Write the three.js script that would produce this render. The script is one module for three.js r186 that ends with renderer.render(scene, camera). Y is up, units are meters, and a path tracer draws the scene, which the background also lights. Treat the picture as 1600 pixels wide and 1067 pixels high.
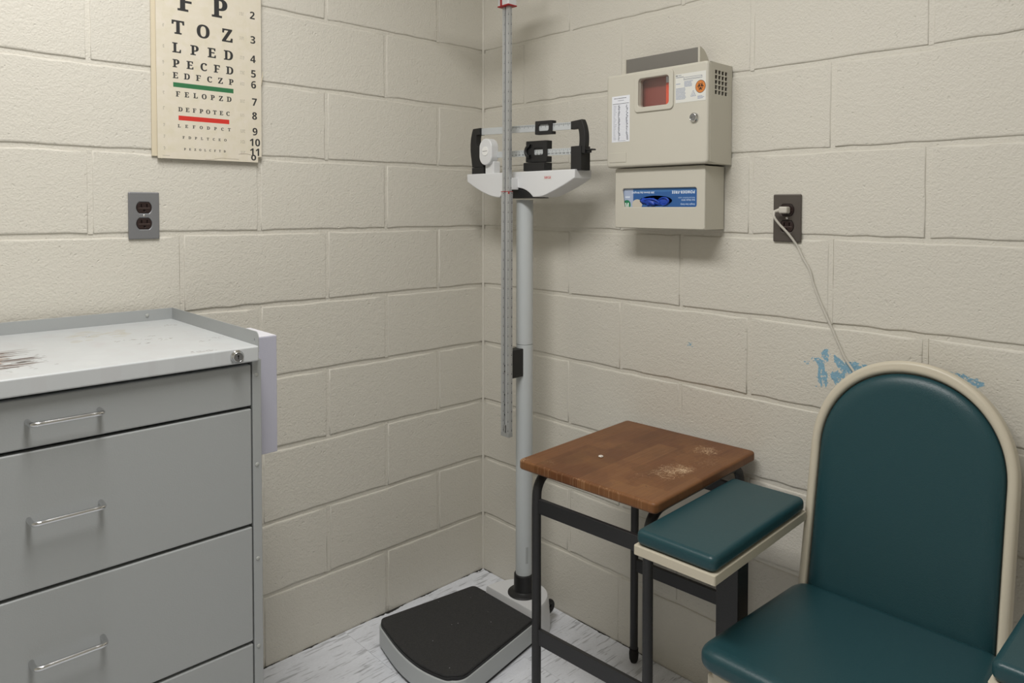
import * as THREE from 'three';
import { RoundedBoxGeometry } from 'three/addons/geometries/RoundedBoxGeometry.js';
import { mergeGeometries } from 'three/addons/utils/BufferGeometryUtils.js';
import { RectAreaLightUniformsLib } from 'three/addons/lights/RectAreaLightUniformsLib.js';

// ---------------------------------------------------------------- camera, light, exposure
const renderer = new THREE.WebGLRenderer({ antialias: true });
renderer.toneMapping = THREE.LinearToneMapping;
renderer.toneMappingExposure = 1.0;
renderer.shadowMap.enabled = true;
RectAreaLightUniformsLib.init();
const scene = new THREE.Scene();
scene.background = new THREE.Color(0x000000);

const FOCAL = 1133.96, W = 1600, H = 1067;                       // focal length in pixels of the 1600 x 1067 frame
const camera = new THREE.PerspectiveCamera(2 * Math.atan(H / 2 / FOCAL) * 180 / Math.PI, W / H, 0.05, 20);
{
  const yaw = -0.7968, pitch = -0.0289, roll = 0.0022;
  const f = new THREE.Vector3(Math.cos(pitch) * Math.sin(yaw), Math.sin(pitch), -Math.cos(pitch) * Math.cos(yaw));
  camera.position.set(1.9295, 1.2795, 1.6689);
  camera.up.set(0, 1, 0);
  camera.lookAt(camera.position.clone().add(f));
  camera.rotateZ(roll);
  camera.setViewOffset(W, H, 800 - 824.32, 533.5 - 358.38, W, H);  // shifted lens: the photograph keeps its verticals upright
}
scene.add(camera);

const ROOM = { x: 3.3, z: 3.2, h: 2.5 };
const LIGHT = { x: 1.15, z: 1.38, w: 1.2, d: 0.4 };               // ceiling troffer above the middle of the room
const LIGHT_COLOR = new THREE.Color().setRGB(1, 0.985, 0.965);
const LIGHT_POWER = 20.5;

// ---------------------------------------------------------------- helpers
let seedValue = 7;
const rnd = () => { seedValue = (seedValue * 1664525 + 1013904223) >>> 0; return seedValue / 4294967296; };
const reseed = (n) => { seedValue = n >>> 0; };
const rr = (a, b) => a + (b - a) * rnd();
const V = (x, y, z) => new THREE.Vector3(x, y, z);

const taken = {};
function numbered(name) { taken[name] = (taken[name] ?? -1) + 1; return taken[name] ? name + '_' + String(taken[name]).padStart(3, '0') : name; }
function shadows(o) { o.castShadow = true; o.receiveShadow = true; return o; }
function thing(name, label, category, [x, y, z] = [0, 0, 0], turn = 0, group) {
  const o = new THREE.Group(); o.name = numbered(name); o.position.set(x, y, z); o.rotation.y = turn;
  o.userData = { label, category }; if (group) o.userData.group = group;
  scene.add(o); return o;
}
function structure(name, label, category) {
  const o = new THREE.Group(); o.name = name; o.userData = { kind: 'structure', label, category }; scene.add(o); return o;
}
function part(parent, name, geo, mat, pos, rot, label) {
  const m = shadows(new THREE.Mesh(geo, mat)); m.name = name;
  if (pos) m.position.set(...pos);
  if (rot) m.rotation.set(...rot);
  if (label) m.userData.label = label;
  parent.add(m); return m;
}
// uv in metres, taken from the face direction of each triangle
function metreUV(geo, s = 1, du = 0, dv = 0) {
  const g = geo.index ? geo.toNonIndexed() : geo; const p = g.attributes.position, uv = new Float32Array(p.count * 2);
  const a = V(), b = V(), c = V(), n = V();
  for (let i = 0; i < p.count; i += 3) {
    a.fromBufferAttribute(p, i); b.fromBufferAttribute(p, i + 1); c.fromBufferAttribute(p, i + 2);
    n.copy(b).sub(a).cross(c.clone().sub(a));
    const ax = Math.abs(n.x), ay = Math.abs(n.y), az = Math.abs(n.z);
    [a, b, c].forEach((q, k) => {
      const [u, v] = az >= ax && az >= ay ? [q.x, q.y] : ax >= ay ? [q.z, q.y] : [q.x, q.z];
      uv[(i + k) * 2] = u * s + du; uv[(i + k) * 2 + 1] = v * s + dv;
    });
  }
  g.setAttribute('uv', new THREE.BufferAttribute(uv, 2)); return g;
}
const box = (w, h, d, x = 0, y = 0, z = 0) => new THREE.BoxGeometry(w, h, d).translate(x, y, z);
const rbox = (w, h, d, r = 0.003, x = 0, y = 0, z = 0, seg = 3) => metreUV(new RoundedBoxGeometry(w, h, d, seg, Math.min(r, w / 2.01, h / 2.01, d / 2.01)).translate(x, y, z));
const span = (x0, x1, y0, y1, z0, z1, r = 0.002) => rbox(x1 - x0, y1 - y0, z1 - z0, r, (x0 + x1) / 2, (y0 + y1) / 2, (z0 + z1) / 2, 2);
const cyl = (r0, r1, h, n = 32) => new THREE.CylinderGeometry(r0, r1, h, n);
function tube(points, r, n = 64, rad = 14) { return new THREE.TubeGeometry(new THREE.CatmullRomCurve3(points, false, 'centripetal'), n, r, rad, false); }
function plain(g) { const q = g.index ? g.toNonIndexed() : g.clone(); for (const k of Object.keys(q.attributes)) if (!['position', 'normal', 'uv'].includes(k)) q.deleteAttribute(k); return q; }
const join = (...gs) => mergeGeometries(gs.map(plain));
function roundedShape(w, h, r, S = THREE.Shape) {
  const s = new S(), x = -w / 2, y = -h / 2;
  s.moveTo(x + r, y); s.lineTo(x + w - r, y); s.absarc(x + w - r, y + r, r, -Math.PI / 2, 0); s.lineTo(x + w, y + h - r); s.absarc(x + w - r, y + h - r, r, 0, Math.PI / 2);
  s.lineTo(x + r, y + h); s.absarc(x + r, y + h - r, r, Math.PI / 2, Math.PI); s.lineTo(x, y + r); s.absarc(x + r, y + r, r, Math.PI, Math.PI * 1.5); return s;
}
// shape drawn at its outer size: the bevel is taken inwards
function extrude(shape, depth, bevel = 0.002, seg = 3, curve = 10) {
  return new THREE.ExtrudeGeometry(shape, { depth: depth - 2 * bevel, bevelEnabled: bevel > 0, bevelSize: bevel, bevelOffset: -bevel, bevelThickness: bevel, bevelSegments: seg, curveSegments: curve }).translate(0, 0, bevel);
}
// vertex normals weighted by face area and shared only across edges flatter than the crease angle: broad faces stay flat, bevels stay round
function smooth(geo, deg = 40) {
  const g = geo.index ? geo.toNonIndexed() : geo, p = g.attributes.position, n = p.count, lim = Math.cos(deg * Math.PI / 180), faces = [], at = new Map();
  const a = V(), b = V(), c = V();
  for (let i = 0; i < n; i += 3) { a.fromBufferAttribute(p, i); b.fromBufferAttribute(p, i + 1); c.fromBufferAttribute(p, i + 2); const q = b.clone().sub(a).cross(c.clone().sub(a)), l = q.length(); faces.push({ q, u: l > 0 ? q.clone().divideScalar(l) : V(0, 0, 1) }); }
  const key = (i) => Math.round(p.getX(i) * 2e5) + ',' + Math.round(p.getY(i) * 2e5) + ',' + Math.round(p.getZ(i) * 2e5);
  for (let i = 0; i < n; i++) { const k = key(i); let l = at.get(k); if (!l) at.set(k, l = []); l.push((i / 3) | 0); }
  const out = new Float32Array(n * 3), s = V();
  for (let i = 0; i < n; i++) { const f = faces[(i / 3) | 0]; s.set(0, 0, 0); for (const j of at.get(key(i))) if (faces[j].u.dot(f.u) >= lim) s.add(faces[j].q); if (s.lengthSq() === 0) s.copy(f.u); s.normalize(); out[i * 3] = s.x; out[i * 3 + 1] = s.y; out[i * 3 + 2] = s.z; }
  g.setAttribute('normal', new THREE.BufferAttribute(out, 3)); return g;
}

// tileable value noise
function makeNoise(seed) {
  const N = 256, t = new Float32Array(N * N); reseed(seed); for (let i = 0; i < N * N; i++) t[i] = rnd();
  return (x, y, px, py) => {                                       // px, py: period in cells
    const x0 = Math.floor(x), y0 = Math.floor(y), fx = x - x0, fy = y - y0, m = (a, p) => ((a % p) + p) % p;
    const u = fx * fx * (3 - 2 * fx), v = fy * fy * (3 - 2 * fy), q = (i, j) => t[(m(j, py) & 255) * N + (m(i, px) & 255)];
    return (q(x0, y0) * (1 - u) + q(x0 + 1, y0) * u) * (1 - v) + (q(x0, y0 + 1) * (1 - u) + q(x0 + 1, y0 + 1) * u) * v;
  };
}
function dataTexture(n, fn, srgb) {
  const d = new Uint8Array(n * n * 4);
  for (let j = 0; j < n; j++) for (let i = 0; i < n; i++) {
    const c = fn(i / n, j / n), k = (j * n + i) * 4, q = typeof c === 'number' ? [c, c, c] : c;
    for (let a = 0; a < 3; a++) d[k + a] = Math.max(0, Math.min(255, q[a] * 255)); d[k + 3] = 255;
  }
  const t = new THREE.DataTexture(d, n, n); t.magFilter = THREE.LinearFilter; t.minFilter = THREE.LinearMipmapLinearFilter; t.generateMipmaps = true;
  t.wrapS = t.wrapT = THREE.RepeatWrapping; if (srgb) t.colorSpace = THREE.SRGBColorSpace; t.needsUpdate = true; return t;
}
function canvasTexture(w, h, draw) {
  const c = document.createElement('canvas'); c.width = w; c.height = h; const g = c.getContext('2d'); draw(g, w, h);
  const t = new THREE.CanvasTexture(c); t.colorSpace = THREE.SRGBColorSpace; t.anisotropy = 8; return t;
}
const pillow = (shape, depth, inset, rise, seg = 9, curve = 40) => new THREE.ExtrudeGeometry(shape, { depth: depth - 2 * rise, bevelEnabled: true, bevelSize: inset, bevelOffset: -inset, bevelThickness: rise, bevelSegments: seg, curveSegments: curve }).translate(0, 0, rise);
const M = (o) => new THREE.MeshStandardMaterial(o);
const P = (o) => new THREE.MeshPhysicalMaterial(o);

// ---------------------------------------------------------------- materials
const nA = makeNoise(11), nB = makeNoise(23), nC = makeNoise(37), nD = makeNoise(51);
// painted block: fine roller stipple, soft unevenness and scattered pits; one repeat is 0.64 m
reseed(99);
const pits = []; for (let i = 0; i < 620; i++) pits.push([rnd(), rnd(), rr(0.0012, 0.0045) * (rnd() < 0.12 ? 1.9 : 1), rr(0.5, 1), rr(0, 3.14)]);
const pitGrid = {}; for (const p of pits) for (let a = -1; a <= 1; a++) for (let b = -1; b <= 1; b++) { const k = (((Math.floor(p[0] * 32) + a) % 32 + 32) % 32) + ',' + (((Math.floor(p[1] * 32) + b) % 32 + 32) % 32); (pitGrid[k] ??= []).push(p); }
const wallBump = dataTexture(1024, (u, v) => {
  let h = 0.60 + 0.30 * (nA(u * 250, v * 250, 250, 250) - 0.5) + 0.20 * (nB(u * 110, v * 110, 110, 110) - 0.5) + 0.09 * (nC(u * 42, v * 48, 42, 48) - 0.5) + 0.12 * (nD(u * 9, v * 9, 9, 9) - 0.5);
  for (const [x, y, r, d, a] of pitGrid[Math.floor(u * 32) + ',' + Math.floor(v * 32)] ?? []) {
    let dx = u - x, dy = v - y; dx -= Math.round(dx); dy -= Math.round(dy);
    const e = dx * Math.cos(a) + dy * Math.sin(a), f = (-dx * Math.sin(a) + dy * Math.cos(a)) * 1.9, q = Math.hypot(e, f) / r;
    if (q < 1) h -= 0.55 * d * (1 - q * q);
  }
  return h;
});
wallBump.repeat.set(1 / 0.64, 1 / 0.64);
const WALL = 0xd4d0c5;
const wallPaint = P({ color: WALL, roughness: 0.5, bumpMap: wallBump, bumpScale: 0.0018, specularIntensity: 0.6 });
const plainPaint = P({ color: WALL, roughness: 0.55 });
const grime = M({ color: 0x1d1b19, roughness: 0.9 });
const ceilingPaint = M({ color: 0xe6e3dc, roughness: 0.9 });

const streak = dataTexture(1024, (u, v) => {
  const a = nA(u * 90, v * 11, 90, 11), b = nB(u * 180, v * 26, 180, 26), c = nC(u * 30, v * 5, 30, 5), f = nD(u * 220, v * 120, 220, 120);
  let t = 0.93 + 0.05 * (c - 0.5) + 0.03 * (f - 0.5);
  const k = a * 0.62 + b * 0.38; if (k > 0.63) t -= Math.min(0.16, (k - 0.63) * 1.0);
  if (b > 0.86 && c > 0.45) t -= 0.14 * (b - 0.86) / 0.14;
  return [t, t * 1.003, t * 1.012];
}, true);
streak.repeat.set(1 / 0.62, 1 / 0.62);
const tileMat = P({ color: 0xf6f8fc, map: streak, roughness: 0.42, specularIntensity: 0.5 });

const orangePeel = dataTexture(512, (u, v) => 0.5 + 0.5 * (nA(u * 120, v * 120, 120, 120) - 0.5) + 0.4 * (nB(u * 60, v * 60, 60, 60) - 0.5)); orangePeel.repeat.set(8, 8);
const leatherBump = dataTexture(512, (u, v) => { const a = nC(u * 70, v * 70, 70, 70), b = nA(u * 130, v * 130, 130, 130); return 0.3 + 0.4 * Math.abs(a - 0.5) * 2 + 0.3 * b; }); leatherBump.repeat.set(9, 9);

const cabinetGray = P({ color: 0xa7aaaa, roughness: 0.38, bumpMap: orangePeel, bumpScale: 0.00012, specularIntensity: 0.7 });
const chrome = M({ color: 0xd8d9da, metalness: 1, roughness: 0.12 });
const dullSteel = M({ color: 0x8d8e90, metalness: 0.9, roughness: 0.42 });
const rivetMat = P({ color: 0xaaaca8, roughness: 0.35 });
const vinyl = P({ color: 0x22454b, roughness: 0.35, bumpMap: leatherBump, bumpScale: 0.00022, specularIntensity: 0.8 });
const creamPaint = P({ color: 0xcbc3b0, roughness: 0.32, specularIntensity: 0.7 });
const blackPaint = P({ color: 0x262627, roughness: 0.42, bumpMap: orangePeel, bumpScale: 0.0002 });
const blackPlastic = P({ color: 0x1c1c1d, roughness: 0.5 });
const rubber = M({ color: 0x17130f, roughness: 0.8 });
const scaleWhite = P({ color: 0xdfe0e1, roughness: 0.35 });
const columnWhite = P({ color: 0xc4c9ca, roughness: 0.35 });
const scaleSilver = P({ color: 0xbcc0c0, roughness: 0.4 });
const aluminium = M({ color: 0xb4b6b6, metalness: 0.55, roughness: 0.42 });
const redPlastic = P({ color: 0xa8161c, roughness: 0.4 });
const matBump = dataTexture(512, (u, v) => (nA(u * 220, v * 220, 220, 220) > 0.62 ? 1 : 0.25)); matBump.repeat.set(5, 5);
reseed(123); const lint = Array.from({ length: 26 }, () => [rnd(), rnd(), rr(0.0012, 0.0028)]);
const matMap = dataTexture(512, (u, v) => { for (const [x, y, r] of lint) if (Math.hypot(u - x, v - y) < r) return 0.8; return 0.19 + 0.05 * (nA(u * 230, v * 230, 230, 230) - 0.5); }, true); matMap.repeat.set(2, 2);
const rubberMat = P({ map: matMap, roughness: 0.75, bumpMap: matBump, bumpScale: 0.0006 });
const beige = P({ color: 0xc9c5b8, roughness: 0.42, specularIntensity: 0.6 });
const lidGray = P({ color: 0x77746e, roughness: 0.5 });
const cordWhite = P({ color: 0xc9c5bb, roughness: 0.45 });
const plateSteel = M({ color: 0x8a8b8e, metalness: 0.5, roughness: 0.42, bumpMap: orangePeel, bumpScale: 0.0001 });
const plateBrown = M({ color: 0x5c5651, metalness: 0.4, roughness: 0.42, bumpMap: orangePeel, bumpScale: 0.0001 });
const receptacleBrown = P({ color: 0x2b1d1b, roughness: 0.35 });

// ---------------------------------------------------------------- structure: walls of block, floor of tile, ceiling
const COURSE = 0.2032, Y0 = -0.0056, JOINT = 0.0108;
function blockGeometry(w, h, seed) {
  reseed(seed * 7919 + 13);
  const n = Math.max(2, Math.round(w / 0.04)), m = 5, pts = [];
  const j = (a) => (rnd() - 0.5) * a;
  for (let i = 0; i < n; i++) pts.push([-w / 2 + w * i / n, -h / 2]);
  for (let i = 0; i < m; i++) pts.push([w / 2, -h / 2 + h * i / m]);
  for (let i = 0; i < n; i++) pts.push([w / 2 - w * i / n, h / 2]);
  for (let i = 0; i < m; i++) pts.push([-w / 2, h / 2 - h * i / m]);
  const k = pts.length, P2 = pts.map(([x, y]) => [x + j(0.0022), y + j(0.0026)]), ins = pts.map(([x]) => (Math.abs(x) > w / 2 - 1e-6 ? 0.0024 + j(0.0018) : 0.0052 + j(0.0034)));
  const rings = [[1, 0], [0.45, -0.0011], [0.08, -0.0034], [0, -0.0075], [0, -0.03]];
  const pos = [], idx = [];
  for (const [f, z] of rings) P2.forEach(([x, y], i) => pos.push(x - Math.sign(pts[i][0]) * (Math.abs(pts[i][0]) > w / 2 - 1e-6 ? ins[i] * f : 0), y - Math.sign(pts[i][1]) * (Math.abs(pts[i][1]) > h / 2 - 1e-6 ? ins[i] * f : 0), z));
  const c = pos.length / 3; pos.push(0, 0, 0);
  for (let i = 0; i < k; i++) idx.push(c, i, (i + 1) % k);
  for (let r = 0; r < rings.length - 1; r++) for (let i = 0; i < k; i++) { const q = (i + 1) % k, A = r * k + i, B = r * k + q, C = A + k, D = B + k; idx.push(A, C, B, B, C, D); }
  const nz = [1, 0.93, 0.5, 0.05, 0], nor = [];
  rings.forEach((_, r) => pts.forEach(([x, y]) => { let a = Math.abs(x) > w / 2 - 1e-6 ? Math.sign(x) : 0, b = Math.abs(y) > h / 2 - 1e-6 ? Math.sign(y) : 0; const l = Math.hypot(a, b) || 1, q = Math.sqrt(1 - nz[r] * nz[r]); nor.push(a / l * q, b / l * q, nz[r]); }));
  nor.push(0, 0, 1);
  const g = new THREE.BufferGeometry(); g.setAttribute('position', new THREE.Float32BufferAttribute(pos, 3)); g.setAttribute('normal', new THREE.Float32BufferAttribute(nor, 3)); g.setIndex(idx);
  return g;
}
const blockCache = {};
function block(w, h, variant) {
  const key = w.toFixed(3) + '/' + h.toFixed(3) + '/' + variant;
  return blockCache[key] ??= (() => { const g = metreUV(blockGeometry(w, h, variant + Math.round(w * 1000) + Math.round(h * 500))); const uv = g.attributes.uv; for (let i = 0; i < uv.count; i++) uv.setXY(i, uv.getX(i) + variant * 0.317, uv.getY(i) + variant * 0.213); return g; })();
}
// blocks lie in a local frame: x along the wall, y up, z out of the wall
function blockWall(name, label, length, first, place, special = {}) {
  const wall = structure(name, label, 'wall');
  place(wall);
  const courses = Math.ceil((ROOM.h - Y0) / COURSE), heads = [];
  for (let c = 1; c <= courses; c++) {
    const y0 = c === 1 ? -0.012 : Y0 + (c - 1) * COURSE, y1 = Math.min(ROOM.h, Y0 + c * COURSE);
    const b0 = y0 + (c === 1 ? 0 : JOINT / 2), b1 = y1 - (y1 === ROOM.h ? 0 : JOINT / 2);
    const cuts = [0]; for (let n = -24; n < 40; n++) { const x = first + n * COURSE; if ((n & 1) === (c & 1) && x > 0.03 && x < length - 0.03) cuts.push(x); } cuts.push(length);
    for (let i = 0; i < cuts.length - 1; i++) {
      const x0 = cuts[i] + (i ? JOINT / 2 : 0), x1 = cuts[i + 1] - (i < cuts.length - 2 ? JOINT / 2 : 0), w = x1 - x0, h = b1 - b0;
      const variant = (c * 5 + i * 3) % 9, sp = special[c + ':' + i];
      const b = part(wall, 'block', sp ? sp.geometry(w, h) : block(+w.toFixed(4), +h.toFixed(4), variant), sp ? sp.material : wallPaint, [(x0 + x1) / 2, (b0 + b1) / 2, 0]);
      b.rotation.set(((c * 7 + i * 3) % 5 - 2) * 0.0012, ((c * 3 + i * 5) % 5 - 2) * 0.0012, 0);
      if (i) heads.push(box(JOINT, b1 - b0 + 0.004, 0.02, cuts[i], (b0 + b1) / 2, -0.0122 - 0.0012 * ((c + i) % 3)));
    }
  }
  const backing = box(length + 0.2, ROOM.h, 0.1, length / 2, ROOM.h / 2, -0.0545);
  part(wall, 'mortar', metreUV(join(backing, ...heads)), wallPaint);
  return wall;
}
// three blocks of the right wall where the cream paint has come off an older blue coat
const BLUE = '#86aec4';
function peelMaterial(seed, draw) {
  const map = canvasTexture(1024, 512, (g, w, h) => { g.fillStyle = '#d4d0c5'; g.fillRect(0, 0, w, h); reseed(seed); draw(g, (x) => x * w, (y) => (1 - y) * h); });
  map.wrapS = map.wrapT = THREE.ClampToEdgeWrapping;
  return P({ color: 0xffffff, map, roughness: 0.5, bumpMap: wallBump, bumpScale: 0.0018, specularIntensity: 0.6 });
}
function flake(g, cx, cy, rx, ry, rot = 0, n = 46, rough = 0.5) {
  g.save(); g.translate(cx, cy); g.rotate(rot); g.beginPath(); let a = 1, b = 1;
  for (let i = 0; i < n; i++) { if (i % 5 === 0) a = rr(1 - rough, 1.05); b = a * rr(0.82, 1.1); const t = i / n * Math.PI * 2; g.lineTo(Math.cos(t) * rx * b, Math.sin(t) * ry * b); }
  g.closePath(); g.fill(); g.restore();
}
// the map of such a block spans the whole block, the bump keeps its metre scale through a second uv-free repeat
function peelGeometry(w, h) {
  const g = block(+w.toFixed(4), +h.toFixed(4), 4).clone(), p = g.attributes.position, uv = new Float32Array(p.count * 2);
  for (let i = 0; i < p.count; i++) { uv[i * 2] = p.getX(i) / w + 0.5; uv[i * 2 + 1] = p.getY(i) / h + 0.5; }
  g.setAttribute('uv', new THREE.BufferAttribute(uv, 2)); return g;
}
const peelBump = wallBump.clone(); peelBump.repeat.set(0.397 / 0.64, 0.194 / 0.64); peelBump.needsUpdate = true;
const peelRange = (x0, x1) => ({ u: (x) => (x - x0) / (x1 - x0), v: (y) => (y - 0.812) / (1.005 - 0.812) });
function peelBlock(x0, x1, seed, list) {
  const { u, v } = peelRange(x0, x1);
  const material = peelMaterial(seed, (g, X, Y) => {
    g.fillStyle = BLUE;
    for (const [x, y, rx, ry, rot = 0] of list) { flake(g, X(u(x)), Y(v(y)), 1.2 * rx / (x1 - x0) * 1024, 1.2 * ry / 0.193 * 512, rot, 46, 0.4); }
    for (const [x, y, rx, ry] of list) for (let i = 0; i < 7; i++) flake(g, X(u(x + rr(-1.5, 1.5) * rx)), Y(v(y + rr(-1.3, 1.3) * ry)), rr(2, 7), rr(2, 6), rr(0, 3), 12);
    g.fillStyle = '#d4d0c5';
    for (const [x, y, rx, ry] of list) for (let i = 0; i < 5; i++) flake(g, X(u(x + rr(-0.8, 0.8) * rx)), Y(v(y + rr(-0.8, 0.8) * ry)), rr(2, 8), rr(2, 6), rr(0, 3), 12);
  });
  material.bumpMap = peelBump;
  return { material, geometry: peelGeometry };
}
const firstR = 0.4097, firstL = 0.1968;
const special = {
  '5:2': peelBlock(0.6129, 1.0193, 5, [[0.847, 0.915, 0.006, 0.004]]),
  '5:3': peelBlock(1.0193, 1.4257, 6, [
    [1.214, 0.940, 0.009, 0.013], [1.197, 0.924, 0.012, 0.006, 0.2], [1.205, 0.905, 0.009, 0.022, 0.1], [1.201, 0.885, 0.007, 0.020], [1.214, 0.886, 0.006, 0.018, -0.1],
    [1.246, 0.926, 0.011, 0.020, -0.4], [1.258, 0.915, 0.010, 0.014], [1.240, 0.892, 0.012, 0.016], [1.278, 0.925, 0.022, 0.009, 0.12], [1.272, 0.912, 0.010, 0.009],
    [1.310, 0.925, 0.020, 0.006, 0.08], [1.334, 0.922, 0.012, 0.003], [1.168, 0.916, 0.004, 0.003], [1.255, 0.898, 0.010, 0.008], [1.290, 0.913, 0.010, 0.006]]),
  '5:4': peelBlock(1.4257, 1.8321, 8, [[1.488, 0.938, 0.016, 0.004, 0.3], [1.506, 0.931, 0.010, 0.006], [1.521, 0.926, 0.012, 0.007], [1.496, 0.934, 0.008, 0.006]]),
};
const wallRight = blockWall('wall_right', 'cream painted block wall behind the scale, side table and green chair', ROOM.x, firstR, () => {}, special);
const wallLeft = blockWall('wall_left', 'cream painted block wall behind the eye chart and grey cabinet', ROOM.z, ROOM.z - firstL - 0 * COURSE, (w) => { w.rotation.y = Math.PI / 2; w.position.set(0, 0, ROOM.z); });
// the painted bead that fills the corner between the two block walls
part(wallRight, 'corner_bead', cyl(0.005, 0.005, ROOM.h, 12), plainPaint, [0.0005, ROOM.h / 2, 0.0005]);
// the two walls behind the camera
{
  const back = structure('wall_back', 'cream painted wall behind the photographer', 'wall');
  part(back, 'wall_surface', box(ROOM.x + 0.2, ROOM.h, 0.1, ROOM.x / 2, ROOM.h / 2, ROOM.z + 0.05), plainPaint);
  const side = structure('wall_side', 'cream painted wall facing the eye chart', 'wall');
  part(side, 'wall_surface', box(0.1, ROOM.h, ROOM.z, ROOM.x + 0.05, ROOM.h / 2, ROOM.z / 2), plainPaint);
  const ceiling = structure('ceiling', 'white ceiling', 'ceiling');
  part(ceiling, 'ceiling_surface', box(ROOM.x + 0.2, 0.1, ROOM.z + 0.2, ROOM.x / 2, ROOM.h + 0.05, ROOM.z / 2), ceilingPaint);
}
// floor: white streaked vinyl tiles on a black bed, an open gap along the block walls
{
  const floor = structure('floor', 'white vinyl tile floor with grey streaks', 'floor');
  part(floor, 'tile_bed', box(ROOM.x + 0.2, 0.1, ROOM.z + 0.2, ROOM.x / 2, -0.0535, ROOM.z / 2), grime);
  const T = 0.3048, G = 0.0007, cache = {};
  const xs = [], zs = [];
  for (let x = 0.235 - T; x < ROOM.x; x += T) xs.push(x);
  for (let z = 0.5555 - 2 * T; z < ROOM.z; z += T) zs.push(z);
  xs.forEach((x, i) => zs.forEach((z, k) => {
    const x0 = Math.max(x + G / 2, 0.0016 + 0.0012 * (k % 3)), x1 = Math.min(x + T - G / 2, ROOM.x), z0 = Math.max(z + G / 2, 0.0018 + 0.0010 * ((i * 2) % 3)), z1 = Math.min(z + T - G / 2, ROOM.z);
    if (x1 - x0 < 0.01 || z1 - z0 < 0.01) return;
    const w = +(x1 - x0).toFixed(4), d = +(z1 - z0).toFixed(4), v = (i * 3 + k * 5) % 7, key = w + '/' + d + '/' + v;
    cache[key] ??= metreUV(box(w, 0.0035, d), 1, v * 0.137, v * 0.291);
    part(floor, 'tile', cache[key], tileMat, [(x0 + x1) / 2, -0.00175, (z0 + z1) / 2]);
  }));
}
// black tile mastic squeezed out along the foot of the block walls
{
  const floor = scene.getObjectByName('floor'), mastic = M({ color: 0x2a2927, roughness: 0.85 });
  const smear = (len, width, seed, place) => {
    reseed(seed); const n = Math.max(6, Math.round(len / 0.006)), sh = new THREE.Shape(), edge = [];
    for (let i = 0; i <= n; i++) edge.push([len * i / n, Math.max(0.0008, width * Math.sin(Math.PI * (i + 0.3) / (n + 0.6)) * rr(0.35, 1.1))]);
    sh.moveTo(0, 0); for (const [a, b] of edge) sh.lineTo(a, b); sh.lineTo(len, 0); sh.closePath();
    const m = part(floor, 'mastic_smear', new THREE.ExtrudeGeometry(sh, { depth: 0.0006, bevelEnabled: false }).rotateX(Math.PI / 2).translate(0, 0.0007, 0), mastic); place(m);
  };
  for (const [z0, z1, w] of [[0.004, 0.05, 0.009], [0.06, 0.1, 0.004], [0.2, 0.3, 0.006], [0.33, 0.46, 0.011], [0.48, 0.5, 0.004], [0.585, 0.6, 0.005], [0.64, 0.69, 0.007], [0.72, 0.735, 0.004], [0.76, 0.86, 0.006]]) smear(z1 - z0, w, Math.round(z0 * 1000) + 3, (m) => { m.rotation.y = -Math.PI / 2; m.position.set(0.0005, 0, z0); m.scale.z = -1; });
  for (const [x0, x1, w] of [[0.004, 0.05, 0.006], [0.45, 0.5, 0.004], [0.5, 0.58, 0.006], [0.6, 0.7, 0.004], [0.69, 0.72, 0.006], [0.9, 1.02, 0.004]]) smear(x1 - x0, w, Math.round(x0 * 1000) + 9, (m) => { m.position.set(x0, 0, 0.0005); });
}
// ceiling light
{
  const t = thing('ceiling_light', 'long narrow fluorescent panel set in the ceiling above the cabinet', 'ceiling light', [LIGHT.x, ROOM.h, LIGHT.z]);
  const fr = roundedShape(LIGHT.w + 0.06, LIGHT.d + 0.06, 0.004); fr.holes.push(roundedShape(LIGHT.w, LIGHT.d, 0.003, THREE.Path));
  part(t, 'frame', extrude(fr, 0.012, 0.002).rotateX(Math.PI / 2), ceilingPaint, [0, 0, 0]);
  const glow = M({ color: 0xffffff, emissive: LIGHT_COLOR, emissiveIntensity: 1.2, roughness: 0.6 });
  part(t, 'diffuser', box(LIGHT.w, 0.004, LIGHT.d), glow, [0, -0.003, 0]);
  const l = new THREE.RectAreaLight(LIGHT_COLOR, LIGHT_POWER, LIGHT.w, LIGHT.d);
  l.position.set(0, -0.008, 0); l.rotation.x = -Math.PI / 2; l.castShadow = true; l.name = 'panel_light'; t.add(l);
}

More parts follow.
